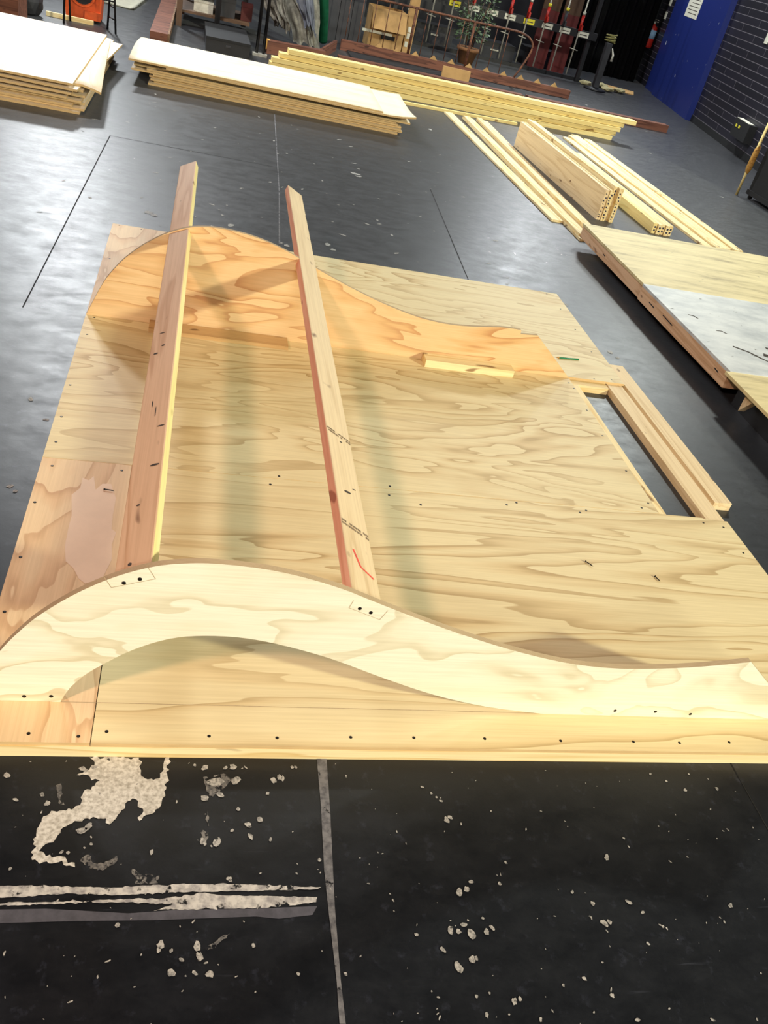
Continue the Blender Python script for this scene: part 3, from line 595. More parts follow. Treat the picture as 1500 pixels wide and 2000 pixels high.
# ------------------------------------------------------------------ stacks of plywood sheets
def sheet(label, corner, w, d, z, yaw, mat, bend=None, t=0.0165, group=None):
    bm = BM(); nx, ny = (18, 10) if bend else (1, 1)
    tv = [[bm.verts.new((w * i / nx, d * j / ny, t + (bend(i / nx, j / ny) if bend else 0))) for i in range(nx + 1)] for j in range(ny + 1)]
    bv = [[bm.verts.new((q.co.x, q.co.y, q.co.z - t)) for q in row] for row in tv]
    for j in range(ny):
        for i in range(nx):
            f = bm.faces.new((tv[j][i], tv[j][i + 1], tv[j + 1][i + 1], tv[j + 1][i])); f.smooth = bool(bend)
            f = bm.faces.new((bv[j][i], bv[j + 1][i], bv[j + 1][i + 1], bv[j][i + 1])); f.smooth = bool(bend)
    ring = [(0, i) for i in range(nx)] + [(j, nx) for j in range(ny)] + [(ny, i) for i in range(nx, 0, -1)] + [(j, 0) for j in range(ny, 0, -1)]
    for k in range(len(ring)):
        a, b = ring[k], ring[(k + 1) % len(ring)]
        bm.faces.new((bv[a[0]][a[1]], bv[b[0]][b[1]], tv[b[0]][b[1]], tv[a[0]][a[1]])).material_index = 1
    o = obj('plywood_sheet', bm, [mat, M['edge']], loc=(corner[0], corner[1], z), rotz=yaw)
    return tag(o, label, 'plywood', group)
ordw = ['topmost', 'second', 'third', 'fourth', 'fifth', 'sixth', 'seventh', 'eighth', 'ninth', 'tenth', 'eleventh', 'twelfth']
rs = random.Random(11)
GL = 'plywood sheets in the left stack'; GM = 'plywood sheets in the middle stack'
z = 0.0
offs = [(0.0, 0.0), (0.03, 0.04), (-0.06, 0.02), (0.03, 0.07), (0.01, 0.03), (-0.10, 0.0), (0.035, 0.06), (-0.06, -0.02), (0.02, 0.05)]
for k, (dx, dy) in enumerate(offs):
    n = 12 - k
    sheet('%s sheet from the top of the left plywood stack' % ordw[n - 1] if k else 'lowest sheet, lying on the floor, of the plywood stack at the left edge', (-2.16 + dx, 7.545 + dy), 1.22, 2.40, z, rs.uniform(-0.006, 0.006), M['sheet_y'], group=GL)
    z += 0.0195
sheet('third sheet down in the left plywood stack, its far right corner sticking out', (-2.15, 7.56), 1.20, 2.28, z, math.radians(-3.4), M['sheet_y'], group=GL); z += 0.0187
sheet('second sheet down in the left plywood stack, its near right corner swung out', (-2.005, 7.545), 1.22, 2.20, z, math.radians(3.8), M['sheet_y'], lambda u, v: -0.035 * max(0, (u - 0.9) / 0.1) * max(0, (0.4 - v) / 0.4) ** 1.3, group=GL); z += 0.0187
sheet('topmost wide pale sheet of the plywood stack at the left edge', (-2.205, 7.50), 1.22, 2.38, z, math.radians(-0.2), M['sheet_y'], group=GL)
z = 0.0
offs = [(0.0, 0.0, 2.47), (0.05, 0.05, 2.47), (0.02, 0.015, 2.48), (0.005, 0.06, 2.50), (0.04, 0.02, 2.42), (-0.16, 0.025, 2.60), (-0.02, 0.02, 2.60), (-0.14, 0.05, 2.44), (0.12, -0.02, 2.40)]
for k, (dx, dy, w) in enumerate(offs):
    n = 11 - k
    sheet('%s sheet from the top of the middle plywood stack' % ordw[n - 1] if k else 'lowest sheet of the plywood stack in front of the long planks', (-0.52 + dx, 9.13 + dy), w, 1.22, z, math.radians(-0.8 + rs.uniform(-0.3, 0.3)), M['sheet'], group=GM)
    z += 0.0195
sheet('second sheet from the top of the middle plywood stack, its right corner curling up', (-0.36, 9.04), 2.44, 1.22, z, math.radians(-1.6), M['sheet'], lambda u, v: 0.03 * max(0, (u - 0.88) / 0.12) ** 2 * (2 * v - 1) ** 2 * (1 if v < 0.5 else 0.3), group=GM); z += 0.0185
sheet('topmost long pale sheet of the middle plywood stack, bowed at its left end', (-0.70, 9.045), 2.44, 1.24, z, math.radians(-1.3), M['sheet'], lambda u, v: 0.035 * max(0, (0.2 - u) / 0.2) * math.sin(math.pi * v), group=GM)

# ------------------------------------------------------------------ lumber on the floor
GP = 'long planks stacked behind the middle plywood'
yaw = math.radians(3.6)
for k, (dx, L, lab) in enumerate([(0.03, 4.55, 'lowest of the five long planks stacked behind the middle plywood stack'),
                                  (0.0, 4.62, 'second lowest of the five long planks stacked behind the middle plywood'),
                                  (0.02, 4.64, 'middle one of the five long planks stacked behind the middle plywood'),
                                  (0.10, 4.60, 'second highest of the five long planks stacked behind the middle plywood'),
                                  (0.20, 4.66, 'topmost of the five long planks stacked behind the middle plywood, reaching furthest right')]):
    o = board('timber_plank', lab, 'lumber', (0.72 + dx * 0.998, 11.08 + dx * 0.0628 + (-0.006, 0.012, -0.004, 0.022, 0.008)[k], 0), L, 0.14, 0.0500, yaw, M['pine_gold'], GP, z=0.0565 * k, bevel=0.008)
board('batten', 'thin pale batten lying on the floor in front of the long plank stack', 'lumber', (0.9, 10.66), 2.95, 0.05, 0.03, math.radians(6.6), M['pine_gold'])

GS = 'flat boards fanned on the floor beside the thick bundle'
yw = math.radians(91.2)
def yboard(name, label, x, y, L, w, h, yawdeg, mat, group, z=0.0):
    """board running away from the camera; x, y is its near right corner"""
    return board(name, label, 'lumber', (x, y), L, w, h, math.radians(yawdeg), mat, group, z)
yboard('flat_board', 'leftmost thin flat board of the fan on the floor', 3.06, 6.95, 3.88, 0.105, 0.019, 91.9, M['pine'], GS)
yboard('flat_board', 'middle flat board of the fan, reaching nearest towards the riser corner', 3.20, 6.52, 4.2, 0.135, 0.019, 90.4, M['pine'], GS)
yboard('flat_board', 'right flat board of the fan, lowest beside the thick bundle', 3.345, 6.76, 4.0, 0.14, 0.019, 89.7, M['pine_pale'], GS)
yboard('flat_board', 'narrow raised board lying on top of the flat board fan, left one', 3.165, 6.60, 4.1, 0.085, 0.019, 90.6, M['pine'], GS, z=0.0193)
yboard('flat_board', 'narrow raised board lying on top of the flat board fan, right one', 3.275, 6.74, 4.0, 0.06, 0.024, 90.0, M['pine'], GS, z=0.0193)

GB = 'boards set on edge in the thick bundle'
yb = math.radians(92.0); bx, by = 3.500, 7.275
names = ['leftmost', 'second from left', 'middle', 'second from right', 'rightmost']
for k, (h, dl, tops) in enumerate([(0.262, 0.0, 0), (0.266, -0.012, 0), (0.300, 0.02, 1), (0.298, -0.02, 1), (0.270, 0.06, 0)]):
    off = 0.0395 * k
    x = bx + 0.040 + off * math.cos(yb - math.pi / 2); y = by + dl + off * math.sin(yb - math.pi / 2)
    t = thing('lumber_board', '%s board on edge in the thick bundle with blue spotted ends' % names[k], 'lumber', (x, y, 0), yb, GB)
    bm = BM(); add_box(bm, (0, 0, 0), (2.45, 0.038, h)); obj('plank', bm, M['pine'] if k != 0 else M['pine_pale'], t, bevel=0.004)
    bm = BM(); rr = random.Random(40 + k)
    zz = 0.02
    while zz < h - 0.03:
        s_ = rr.uniform(0.010, 0.02); a = rr.uniform(0.006, 0.022)
        if k in (0, 1, 3, 4) or zz > h - 0.08:
            bm.faces.new([bm.verts.new((-0.0007, p_, q_)) for p_, q_ in ((a, zz), (a + 0.014, zz + 0.004), (a + 0.014, zz + s_), (a, zz + s_ - 0.003))])
        zz += s_ + rr.uniform(0.008, 0.02)
    obj('end_paint', bm, M['blueink'], t)
GC = 'studs on edge in the low bundle'
names = ['leftmost', 'second from left', 'middle', 'second from right', 'rightmost']
for k in range(5):
    t = thing('lumber_stud', '%s stud in the low bundle running under the back edge of the riser' % names[k], 'lumber', (4.045 + 0.0395 * k, 7.16 - 0.015 * (k % 2), 0), math.radians(90.8), GC)
    bm = BM(); add_box(bm, (0, 0, 0), (2.44, 0.038, 0.089)); obj('plank', bm, M['pine_gold'] if k == 0 else M['pine'], t, bevel=0.004)
    bm = BM()
    for q in (0.02, 0.05): bm.faces.new([bm.verts.new((-0.0007, a, b)) for a, b in ((0.008, q), (0.026, q), (0.026, q + 0.016), (0.008, q + 0.016))])
    obj('end_paint', bm, M['blueink'], t)
GF = 'flat boards on the floor right of the bundles'
for k, (x, y, L, w, hh) in enumerate([(4.555, 7.0, 3.8, 0.10, 0.019), (4.66, 6.95, 3.95, 0.10, 0.036), (4.765, 7.02, 4.05, 0.10, 0.022), (4.86, 6.98, 3.9, 0.09, 0.034)]):
    yboard('flat_board', ['leftmost flat board of the four lying right of the bundles', 'thicker second flat board of the four lying right of the bundles', 'third flat board of the four lying right of the bundles', 'rightmost flat board of the four lying right of the bundles, facing open floor'][k], x, y, L, w, hh, 91.0, M['pine'], GF)

# ------------------------------------------------------------------ right side: wall fittings and cabinet
def wallpt(s, off, z): q = WO + WD * s + WN * off; return Vector((q.x, q.y, z))
t = thing('paper_notice', 'creased pale paper notice taped high on the blue pilaster', 'notice', wallpt(5.42, 0.1005, 1.40), WA)
bm = BM(); add_box(bm, (0, 0, 0), (0.80, 0.002, 0.75)); obj('sheet', bm, M['whitecard'], t)
bm = BM(); rr = random.Random(5)
for k in range(8):
    zz = 0.06 + k * 0.055; a = rr.uniform(0.05, 0.1); bb = rr.uniform(0.45, 0.72)
    bm.faces.new([bm.verts.new((x_, 0.0026, z_)) for x_, z_ in ((a, zz), (bb, zz), (bb, zz + 0.012), (a, zz + 0.012))])
obj('print_line', bm, M['ink'], t)
t = thing('fire_extinguisher', 'red fire extinguisher with pale blue label on the wall beyond the blue pilaster', 'fire extinguisher', wallpt(7.95, 0.13, 0.66))
bm = BM(); add_lathe(bm, [(0.085, 0), (0.095, 0.015), (0.095, 0.33), (0.08, 0.38), (0.035, 0.41), (0.03, 0.43)], seg=24); obj('cylinder', bm, M['red'], t)
bm = BM(); add_lathe(bm, [(0.0962, 0.17), (0.0962, 0.325)], seg=24); obj('label', bm, M['labelblue'], t)
bm = BM(); add_lathe(bm, [(0.03, 0.43), (0.03, 0.47)], seg=12); add_box(bm, (-0.015, -0.13, 0.47), (0.015, 0.03, 0.485)); add_box(bm, (-0.012, -0.12, 0.505), (0.012, 0.03, 0.518)); obj('valve_handle', bm, M['steel'], t)
bm = BM(); add_tube(bm, [(0.0, 0.03, 0.45), (-0.06, 0.06, 0.42), (-0.105, 0.06, 0.33), (-0.105, 0.05, 0.12)], 0.012); obj('hose', bm, M['rubber'], t)
bm = BM(); add_box(bm, (-0.04, 0, 0.2), (0.04, 0.0, 0.45)); add_tube(bm, [tuple(-WN * 0.094 + Vector((0, 0, 0.3))), tuple(-WN * 0.13 + Vector((0, 0, 0.3)))], 0.02); obj('bracket', bm, M['blacktube'], t)
for s_, z_, hh in ((7.75, 1.22, 0.13), (7.72, 1.46, 0.15)):
    bm = BM(); add_box(bm, (0, 0, 0), (0.16, 0.004, hh)); tag(obj('wall_sign', bm, M['whitecard'], loc=wallpt(s_, 0.0005, z_), rotz=WA), 'small white sign on the dark wall, %s of two above the fire extinguisher' % ('lower' if hh == 0.13 else 'upper'), 'sign')
t = thing('wall_box', 'black junction box low on the brick wall with two small yellow lights', 'electrical box', wallpt(1.05, 0.0, 0.22), WA)
bm = BM(); add_box(bm, (0, 0.0005, 0), (0.62, 0.12, 0.24)); obj('case', bm, M['rubber'], t, bevel=0.01)
bm = BM(); add_box(bm, (0.1, 0.02, 0.2405), (0.6, 0.11, 0.246)); obj('paper', bm, M['whitecard'], t)
for x in (0.34, 0.47): bm = BM(); add_box(bm, (x, 0.1205, 0.13), (x + 0.05, 0.126, 0.165)); obj('indicator', bm, M['yellowcard'], t)
bm = BM(); add_box(bm, (0, 0.0005, 0), (0.12, 0.012, 0.16)); tag(obj('switch_plate', bm, M['whitecard'], loc=wallpt(2.0, 0, 1.42), rotz=WA, bevel=0.003), 'pale switch plate on the brick wall at the right edge of the photo', 'switch')

t = thing('equipment_cabinet', 'tall black equipment cabinet on a dark base at the right edge of the photo', 'cabinet', (6.30, 8.85, 0), 0.0)
bm = BM(); add_box(bm, (0.0, 0.0, 0.1), (0.62, 0.62, 1.35)); obj('body', bm, M['rubber'], t, bevel=0.015)
bm = BM(); add_box(bm, (-0.01, -0.1, 0.045), (0.63, 0.64, 0.098)); obj('base_board', bm, M['black'], t, bevel=0.008)
for x, y in ((0.03, 0.0), (0.58, 0.0), (0.03, 0.58), (0.58, 0.58)): bm = BM(); add_tube(bm, [(x, y - 0.015, 0.0225), (x, y + 0.015, 0.0225)], 0.0225, 12); obj('caster', bm, M['rubber'], t)
bm = BM(); add_box(bm, (0.1, -0.004, 0.22), (0.2, -0.0005, 0.25)); obj('label_plate', bm, M['whitecard'], t)
t = thing('wooden_pole', 'wooden pole with a thick varnished grip leaning on the black cabinet', 'pole', (6.205, 9.52, 0))
bm = BM(); add_tube(bm, [(0, 0, 0.0), (0.0, 0, 0.25), (0.02, 0.0, 1.3)], 0.016, 10); obj('shaft', bm, M['pine_gold'], t)
bm = BM(); add_tube(bm, [(0.005, 0, 0.25), (0.007, 0, 0.30), (0.012, 0, 0.5), (0.014, -0.002, 0.56)], 0.03, 12, radii=[0.018, 0.034, 0.034, 0.018]); obj('grip', bm, M['handle'], t)

# ------------------------------------------------------------------ background, centre: railing, plant, boxes
t = thing('iron_railing', 'rusty iron railing with a curled handrail standing on a brown base behind the long planks', 'railing', (2.0, 14.05, 0))
def tb(name, pts, r, mat, par=t, seg=8): bm = BM(); add_tube(bm, pts, r, seg); return obj(name, bm, mat, par, world=True)
hr = [(1.75, 14.1, 0.735), (2.73, 14.1, 0.745), (3.3, 14.1, 0.745), (3.95, 14.1, 0.748), (4.35, 14.1, 0.755), (4.55, 14.1, 0.752), (4.70, 14.1, 0.715), (4.79, 14.1, 0.64), (4.80, 14.1, 0.54), (4.74, 14.1, 0.36), (4.64, 14.1, 0.145)]
tb('handrail', smooth_line(hr, 4), 0.016, M['iron'])
for x in (1.95, 2.14, 2.33, 2.52, 2.71, 3.10, 3.29, 3.48, 3.67, 4.0, 4.19, 4.38): tb('baluster', [(x, 14.1, 0.13), (x, 14.1, 0.745)], 0.006, M['iron'], seg=6)
for x in (2.92, 3.83): tb('post', [(x, 14.1, 0.13), (x, 14.1, 0.745)], 0.02, M['iron'])
bm = BM(); add_box(bm, (1.9, 14.05, 0), (5.6, 14.14, 0.14)); obj('base_rail', bm, M['rust'], t, world=True, bevel=0.004)
for k in range(11):
    x = 2.40 + k * 0.285; bm = BM(); add_prism(bm, [(0, 0), (0.12, 0), (0.06, 0.062)], 0, 0.02)
    for vv in bm.verts: a, b, c_ = vv.co; vv.co = (x + a, 14.055 + c_, 0.1405 + b)
    obj('gusset', bm, M['card'], t, world=True)
bm = BM(); add_box(bm, (2.0, 13.1, 0), (5.55, 14.04, 0.02)); obj('base_panel', bm, M['rubber'], t, world=True)
board('painted_beam', 'left of two rust brown beams on the floor behind the long planks', 'beam', (1.72, 12.70), 2.72, 0.14, 0.10, math.radians(2.6), M['rust'])
board('painted_beam', 'right of two rust brown beams on the floor behind the long planks', 'beam', (4.52, 12.83), 2.35, 0.14, 0.10, math.radians(3.2), M['rust'])
board('painted_board', 'rust brown board on edge running back left of the railing base', 'board', (1.42, 12.50), 1.45, 0.04, 0.13, math.radians(74), M['rust'])
tt = thing('box_beam', 'brown timber with a pale sawn end lying under the crumpled drop cloth', 'beam', (0.72, 12.33, 0), math.radians(10))
bm = BM(); add_box(bm, (0.02, 0, 0), (0.80, 0.14, 0.15)); obj('timber', bm, M['rust'], tt, bevel=0.004)
bm = BM(); add_tube(bm, [(0.015, 0.07, 0.11), (0.06, 0.07, 0.11)], 0.055, 10); add_box(bm, (0.0, 0.01, 0.05), (0.0195, 0.13, 0.16)); obj('sawn_end', bm, M['handle'], tt)
bm = BM(); add_box(bm, (3.32, 13.35, 0.021), (3.74, 13.39, 0.181)); tag(obj('cardboard_scrap', bm, M['card'], loc=(3.32, 13.35, 0.021), world=True), 'plain tan cardboard scrap standing in the dark railing base', 'cardboard')

t = thing('cardboard_box', 'open brown cardboard box with a drooping flap behind the railing', 'box', (2.43, 14.98, 0))
bm = BM()
for lo, hi in (((0, 0, 0), (0.55, 0.012, 0.36)), ((0, 0.5, 0), (0.55, 0.512, 0.56)), ((0, 0.012, 0), (0.012, 0.5, 0.56)), ((0.538, 0.012, 0), (0.55, 0.5, 0.56)), ((0.012, 0.012, 0), (0.538, 0.5, 0.012))): add_box(bm, lo, hi)
obj('carton', bm, M['card'], t)
bm = BM(); add_prism(bm, [(0.0, 0.62), (0.0, 0.63), (-0.16, 0.36), (-0.165, 0.352)], 0, 0.55)
for vv in bm.verts: a, b, c_ = vv.co; vv.co = (c_ + 0.0, a + 0.02, b - 0.06)
obj('flap', bm, M['card'], t)
bm = BM(); add_box(bm, (0.20, -0.003, 0.16), (0.42, -0.0005, 0.22)); obj('hand_hole', bm, M['rubber'], t)
bm = BM(); add_box(bm, (-0.12, -0.05, 0.22), (0.36, -0.03, 0.255)); obj('strap', bm, M['whitecard'], t)
t = thing('cardboard_tube', 'tall narrow cardboard carton with white stickers right of the open box', 'cardboard', (3.0, 14.99, 0))
bm = BM(); add_box(bm, (0, 0, 0), (0.14, 0.12, 1.15)); obj('carton', bm, M['card'], t, bevel=0.004)
for z_, a in ((0.12, 0.02), (0.24, 0.03), (0.33, 0.03)): bm = BM(); add_box(bm, (a, -0.003, z_), (a + 0.05, -0.0005, z_ + 0.075)); obj('sticker', bm, M['whitecard'], t)

t = thing('potted_plant', 'bushy green plant in a terracotta pot behind the railing', 'plant', (4.23, 15.62, 0))
bm = BM(); add_lathe(bm, [(0.12, 0), (0.17, 0.2), (0.19, 0.2), (0.19, 0.25), (0.165, 0.25), (0.155, 0.22)], seg=28); obj('pot', bm, M['terracotta'], t)
bm = BM(); add_lathe(bm, [(0.15, 0.215), (0.15, 0.235)], seg=20); obj('soil', bm, M['brownboard'], t)
rr = random.Random(9); bm = BM()
for k in range(7):
    a = rr.uniform(0, 6.28); add_tube(bm, [(0.05 * math.cos(a), 0.05 * math.sin(a), 0.23), (0.1 * math.cos(a), 0.1 * math.sin(a), 0.6), (0.2 * math.cos(a), 0.2 * math.sin(a), 0.95)], 0.006, 5)
obj('stem', bm, M['brownboard'], t)
bm = BM()
for k in range(520):
    a = rr.uniform(0, 6.28); zz = rr.uniform(0.36, 1.15); rad = 0.27 * math.sqrt(rr.random()) * (0.75 + 0.45 * math.sin((zz - 0.3) * 3))
    c_ = Vector((rad * math.cos(a), rad * math.sin(a), zz)); d = Vector((math.cos(a) + rr.uniform(-.6, .6), math.sin(a) + rr.uniform(-.6, .6), rr.uniform(-0.9, 0.5))).normalized()
    s_ = d.cross(Vector((rr.uniform(-1, 1), rr.uniform(-1, 1), 1))).normalized(); L = rr.uniform(0.05, 0.09)
    bm.faces.new([bm.verts.new(q) for q in (c_, c_ + d * L * 0.5 + s_ * L * 0.22, c_ + d * L, c_ + d * L * 0.5 - s_ * L * 0.22)])
obj('foliage', bm, M['leaf'], t)

# ------------------------------------------------------------------ background, right: clamp rack
t = thing('clamp_rack', 'long black rack with white and yellow label cards along its beam, holding the clamps', 'rack', (3.3, 16.45, 0))
rbox('beam', (2.9, 16.50, 0.70), (6.75, 16.56, 0.82), M['black'], t)
for x in (3.02, 6.62): rbox('leg', (x, 16.565, 0), (x + 0.07, 16.64, 2.0), M['black'], t)
rbox('foot_rail', (2.9, 16.65, 0.0), (6.75, 16.72, 0.06), M['black'], t)
for x, c_ in ((3.45, 'whitecard'), (4.05, 'yellowcard'), (4.40, 'whitecard'), (4.74, 'whitecard'), (5.07, 'whitecard'), (5.43, 'yellowcard'), (5.78, 'whitecard'), (6.12, 'whitecard'), (6.48, 'whitecard')):
    rbox('label_card', (x - 0.10, 16.492, 0.715), (x + 0.10, 16.498, 0.80), M[c_], t, 0, lab='yellow label card' if c_ == 'yellowcard' else 'white label card')
    rbox('print_line', (x - 0.07, 16.4905, 0.745), (x + 0.07, 16.4915, 0.76), M['ink'], t, 0)
GK = 'long bar clamps hung on the rack'
ordr = ['rightmost', 'second', 'third', 'fourth', 'fifth', 'sixth', 'seventh', 'eighth', 'ninth', 'tenth']
for k, x in enumerate((6.37, 6.05, 5.71, 5.37, 5.04, 4.70, 4.36, 4.02, 3.68, 3.34)):
    col = 'red' if k % 2 == 0 or k in (3, 7) else 'steel'
    t = thing('bar_clamp', ('rightmost long bar clamp on the black rack' if k == 0 else '%s long bar clamp from the right end of the black rack' % ordr[k]), 'clamp', (x, 16.46, 0.10), 0, GK)
    bm = BM(); add_tube(bm, [(0, 0, 0), (0, 0, 1.75)], 0.014, 8); obj('pipe', bm, M['steel'], t)
    bm = BM(); add_tube(bm, [(0, 0, 0.70), (0, 0, 0.95)], 0.026, 10); add_box(bm, (-0.015, -0.09, 0.72), (0.015, 0, 0.80)); obj('sliding_jaw', bm, M[col] if col == 'red' else M['darkgrey'], t)
    bm = BM(); add_tube(bm, [(0, 0, 0.955), (0, 0, 1.0)], 0.03, 10); obj('collar', bm, M['yellowcard'] if k % 3 else M['steel'], t)
    bm = BM(); add_tube(bm, [(-0.09, -0.02, 0.42), (0.07, -0.02, 0.40)], 0.009, 6); obj('crank_bar', bm, M['steel'], t)
for x, lab in ((5.78, 'brown board with a maroon foot behind the rack, left of two'), (6.18, 'brown board with a maroon foot behind the rack, right of two')):
    t = thing('leaning_board', lab, 'board', (x, 17.0, 0), 0)
    bm = BM(); add_box(bm, (0, 0, 0), (0.33, 0.03, 0.98)); obj('lower_half', bm, M['maroon'], t)
    bm = BM(); add_box(bm, (0, 0, 0.981), (0.33, 0.03, 2.0)); obj('upper_half', bm, M['brownboard'], t)
for x, y, w, d, h, lab in ((3.6, 17.1, 0.7, 0.5, 0.32, 'low dark tool case under the rack behind the plant'), (4.75, 17.2, 0.8, 0.5, 0.26, 'low dark tool case under the middle of the rack'), (5.8, 17.4, 0.7, 0.45, 0.3, 'low dark tool case under the right end of the rack')):
    t = thing('tool_case', lab, 'case', (x, y, 0))
    bm = BM(); add_box(bm, (0, 0, 0), (w, d, h * 0.7)); obj('body', bm, M['darkgrey'], t, bevel=0.015)
    bm = BM(); add_box(bm, (0, 0, h * 0.7 + 0.002), (w, d, h)); obj('lid', bm, M['black'], t, bevel=0.015)
    bm = BM(); add_box(bm, (w * 0.4, -0.02, h * 0.5), (w * 0.6, -0.001, h * 0.58)); obj('latch', bm, M['steel'], t)
t = thing('post_stand', 'dark post with a yellow coiled cord on top at the right end of the rack', 'stand', (6.80, 16.0, 0))
bm = BM(); add_lathe(bm, [(0.2, 0), (0.2, 0.03), (0.05, 0.05)], seg=16); obj('foot', bm, M['black'], t)
bm = BM(); add_box(bm, (-0.05, -0.05, 0.051), (0.05, 0.05, 0.76)); obj('post', bm, M['darkgrey'], t)
bm = BM(); add_tube(bm, [((0.10 + 0.01 * math.sin(q)) * math.cos(q * 0.5236), 0.07 * math.sin(q * 0.5236), 0.775 + 0.0035 * q) for q in range(37)], 0.012, 6); obj('coiled_cord', bm, M['dullyellow'], t)
bm = BM(); add_tube(bm, [(0.06, -0.06, 0.7), (0.1, -0.09, 0.6), (0.1, -0.1, 0.5)], 0.012, 6, radii=[0.01, 0.02, 0.028]); obj('hanging_tag', bm, M['steel'], t)
rr = random.Random(21)
for k, (x, y) in enumerate(((6.78, 16.42), (7.14, 16.52), (7.12, 16.16), (7.42, 16.32))):
    bm = BM(); bmesh.ops.create_icosphere(bm, subdivisions=2, radius=0.1)
    for vv in bm.verts: vv.co *= rr.uniform(0.8, 1.15); vv.co.z *= 0.4; vv.co.x *= 1.3
    mz = min(vv.co.z for vv in bm.verts)
    for vv in bm.verts: vv.co.z -= mz
    tag(obj('rubble_piece', bm, M['stone'], loc=(x, y, 0)), 'pale lump of rubble on the floor at the foot of the dark post', 'rubble', 'rubble lumps by the post')
bm = BM(); add_prism(bm, [(0, 0), (0.55, -0.12), (0.75, 0.35), (0.2, 0.5)], 0, 0.012); tag(obj('cardboard_sheet', bm, M['card'], loc=(7.25, 16.6, 0)), 'tan cardboard sheet flat on the floor near the black curtain', 'cardboard')

# ------------------------------------------------------------------ background, left
def cloth(name, label, cat, path, width, mat, seed, depth=0.25):
    """draped, folded cloth hanging along a slanting path"""
    bm = BM(); nu, nv = 46, 26; rr = random.Random(seed); ph = [rr.uniform(0, 6.28) for _ in range(6)]; rows = []
    P = smooth_line(path, 6)
    for j in range(nv + 1):
        s_ = j / nv * (len(P) - 1); i = min(int(s_), len(P) - 2); f = s_ - i
        c_ = Vector(P[i]).lerp(Vector(P[i + 1]), f); w = width * (0.65 + 0.35 * math.sin(math.pi * min(1, 0.2 + j / nv)))
        row = []
        for k in range(nu + 1):
            u = k / nu - 0.5
            fold = math.sin(u * 21 + ph[0] + 1.6 * math.sin(j * 0.22 + ph[1])) * 0.5 + math.sin(u * 37 + ph[2] + j * 0.12) * 0.25
            row.append(bm.verts.new((c_.x + u * w, c_.y - depth * math.cos(u * 3.0) + fold * 0.07, max(0.012, c_.z + 0.10 * math.cos(u * 2.6 + 0.4) + 0.03 * fold + 0.05 * mnoise.noise(Vector((u * 4, j * 0.2, seed)))))))
        rows.append(row)
    for j in range(nv):
        for k in range(nu): bm.faces.new((rows[j][k], rows[j][k + 1], rows[j + 1][k + 1], rows[j + 1][k])).smooth = True
    bmesh.ops.solidify(bm, geom=bm.faces[:], thickness=-0.008)
    return tag(obj(name, bm, mat), label, cat)
cloth('drop_cloth', 'crumpled grey green drop cloth hanging over the pile left of the railing', 'cloth', [(1.05, 13.75, 0.95), (1.12, 13.5, 0.62), (1.22, 13.3, 0.34), (1.33, 13.15, 0.03)], 0.62, M['tarp'], 2)
cloth('grey_blanket', 'bluish grey blanket bulging from the pile in front of the drop cloth', 'cloth', [(1.16, 13.1, 0.72), (1.22, 13.0, 0.50), (1.32, 12.95, 0.25)], 0.26, M['greycloth'], 5, 0.12)
cloth('canvas_cloth', 'streaked pale canvas cloth at the left side of the crumpled pile', 'cloth', [(0.72, 12.86, 0.80), (0.78, 12.84, 0.52), (0.90, 12.82, 0.30), (0.94, 12.80, 0.20)], 0.34, M['canvas'], 8, 0.12)
bm = BM(); add_tube(bm, smooth_line([(1.50, 13.75, 0.75), (1.56, 13.82, 0.45), (1.60, 13.9, 0.2), (1.62, 13.95, 0.075)], 5), 0.065, 12); tag(obj('cloth_roll', bm, M['greencloth']), 'dark green cloth roll leaning right of the crumpled drop cloth', 'cloth')
t = thing('scenery_flat', 'tall dark grey grooved scenery panel standing left of the cardboard box', 'panel', (1.50, 14.62, 0))
for k in range(4):
    bm = BM(); add_box(bm, (k * 0.19, 0, 0), (k * 0.19 + 0.182, 0.04, 1.8)); obj('slat', bm, M['darkgrey'], t, bevel=0.004)
bm = BM(); add_box(bm, (0, 0.0405, 0), (0.752, 0.06, 1.8)); obj('backing', bm, M['black'], t)
t = thing('pole_pair', 'two black steel poles on a small foot standing before the crumpled cloth pile', 'pole', (0.64, 12.05, 0))
for x in (-0.04, 0.045): bm = BM(); add_tube(bm, [(x, 0, 0.03), (x, 0, 1.6)], 0.02, 10); obj('pole', bm, M['blacktube'], t)
bm = BM(); add_box(bm, (-0.09, -0.05, 0), (0.09, 0.05, 0.029)); obj('foot', bm, M['steel'], t)
t = thing('flight_case', 'flat dark grey case on the floor behind the middle plywood stack', 'case', (-0.02, 11.62, 0), math.radians(2))
bm = BM(); add_box(bm, (0, 0, 0), (0.52, 1.1, 0.13)); obj('body', bm, M['black'], t, bevel=0.01)
bm = BM(); add_box(bm, (-0.004, -0.004, 0.132), (0.524, 1.104, 0.16)); obj('lid', bm, M['rubber'], t, bevel=0.008)
bm = BM(); add_box(bm, (0.23, -0.02, 0.08), (0.29, -0.001, 0.1)); obj('latch', bm, M['darkgrey'], t)
t = thing('work_table', 'dark work table with rust brown and black legs behind the middle plywood stack', 'table', (-0.46, 13.0, 0))
bm = BM(); add_box(bm, (0, 0, 0.74), (1.0, 1.3, 0.78)); obj('table_top', bm, M['black'], t, bevel=0.004)
for x, y, m_ in ((0.03, 0.02, 'brownboard'), (0.52, 0.02, 'blacktube'), (0.03, 1.2, 'brownboard'), (0.9, 1.2, 'blacktube')): bm = BM(); add_box(bm, (x, y, 0), (x + 0.07, y + 0.07, 0.739)); obj('leg', bm, M[m_], t)
bm = BM(); add_box(bm, (0.02, 0.1, 0.16), (0.98, 1.18, 0.19)); obj('shelf', bm, M['brownboard'], t)
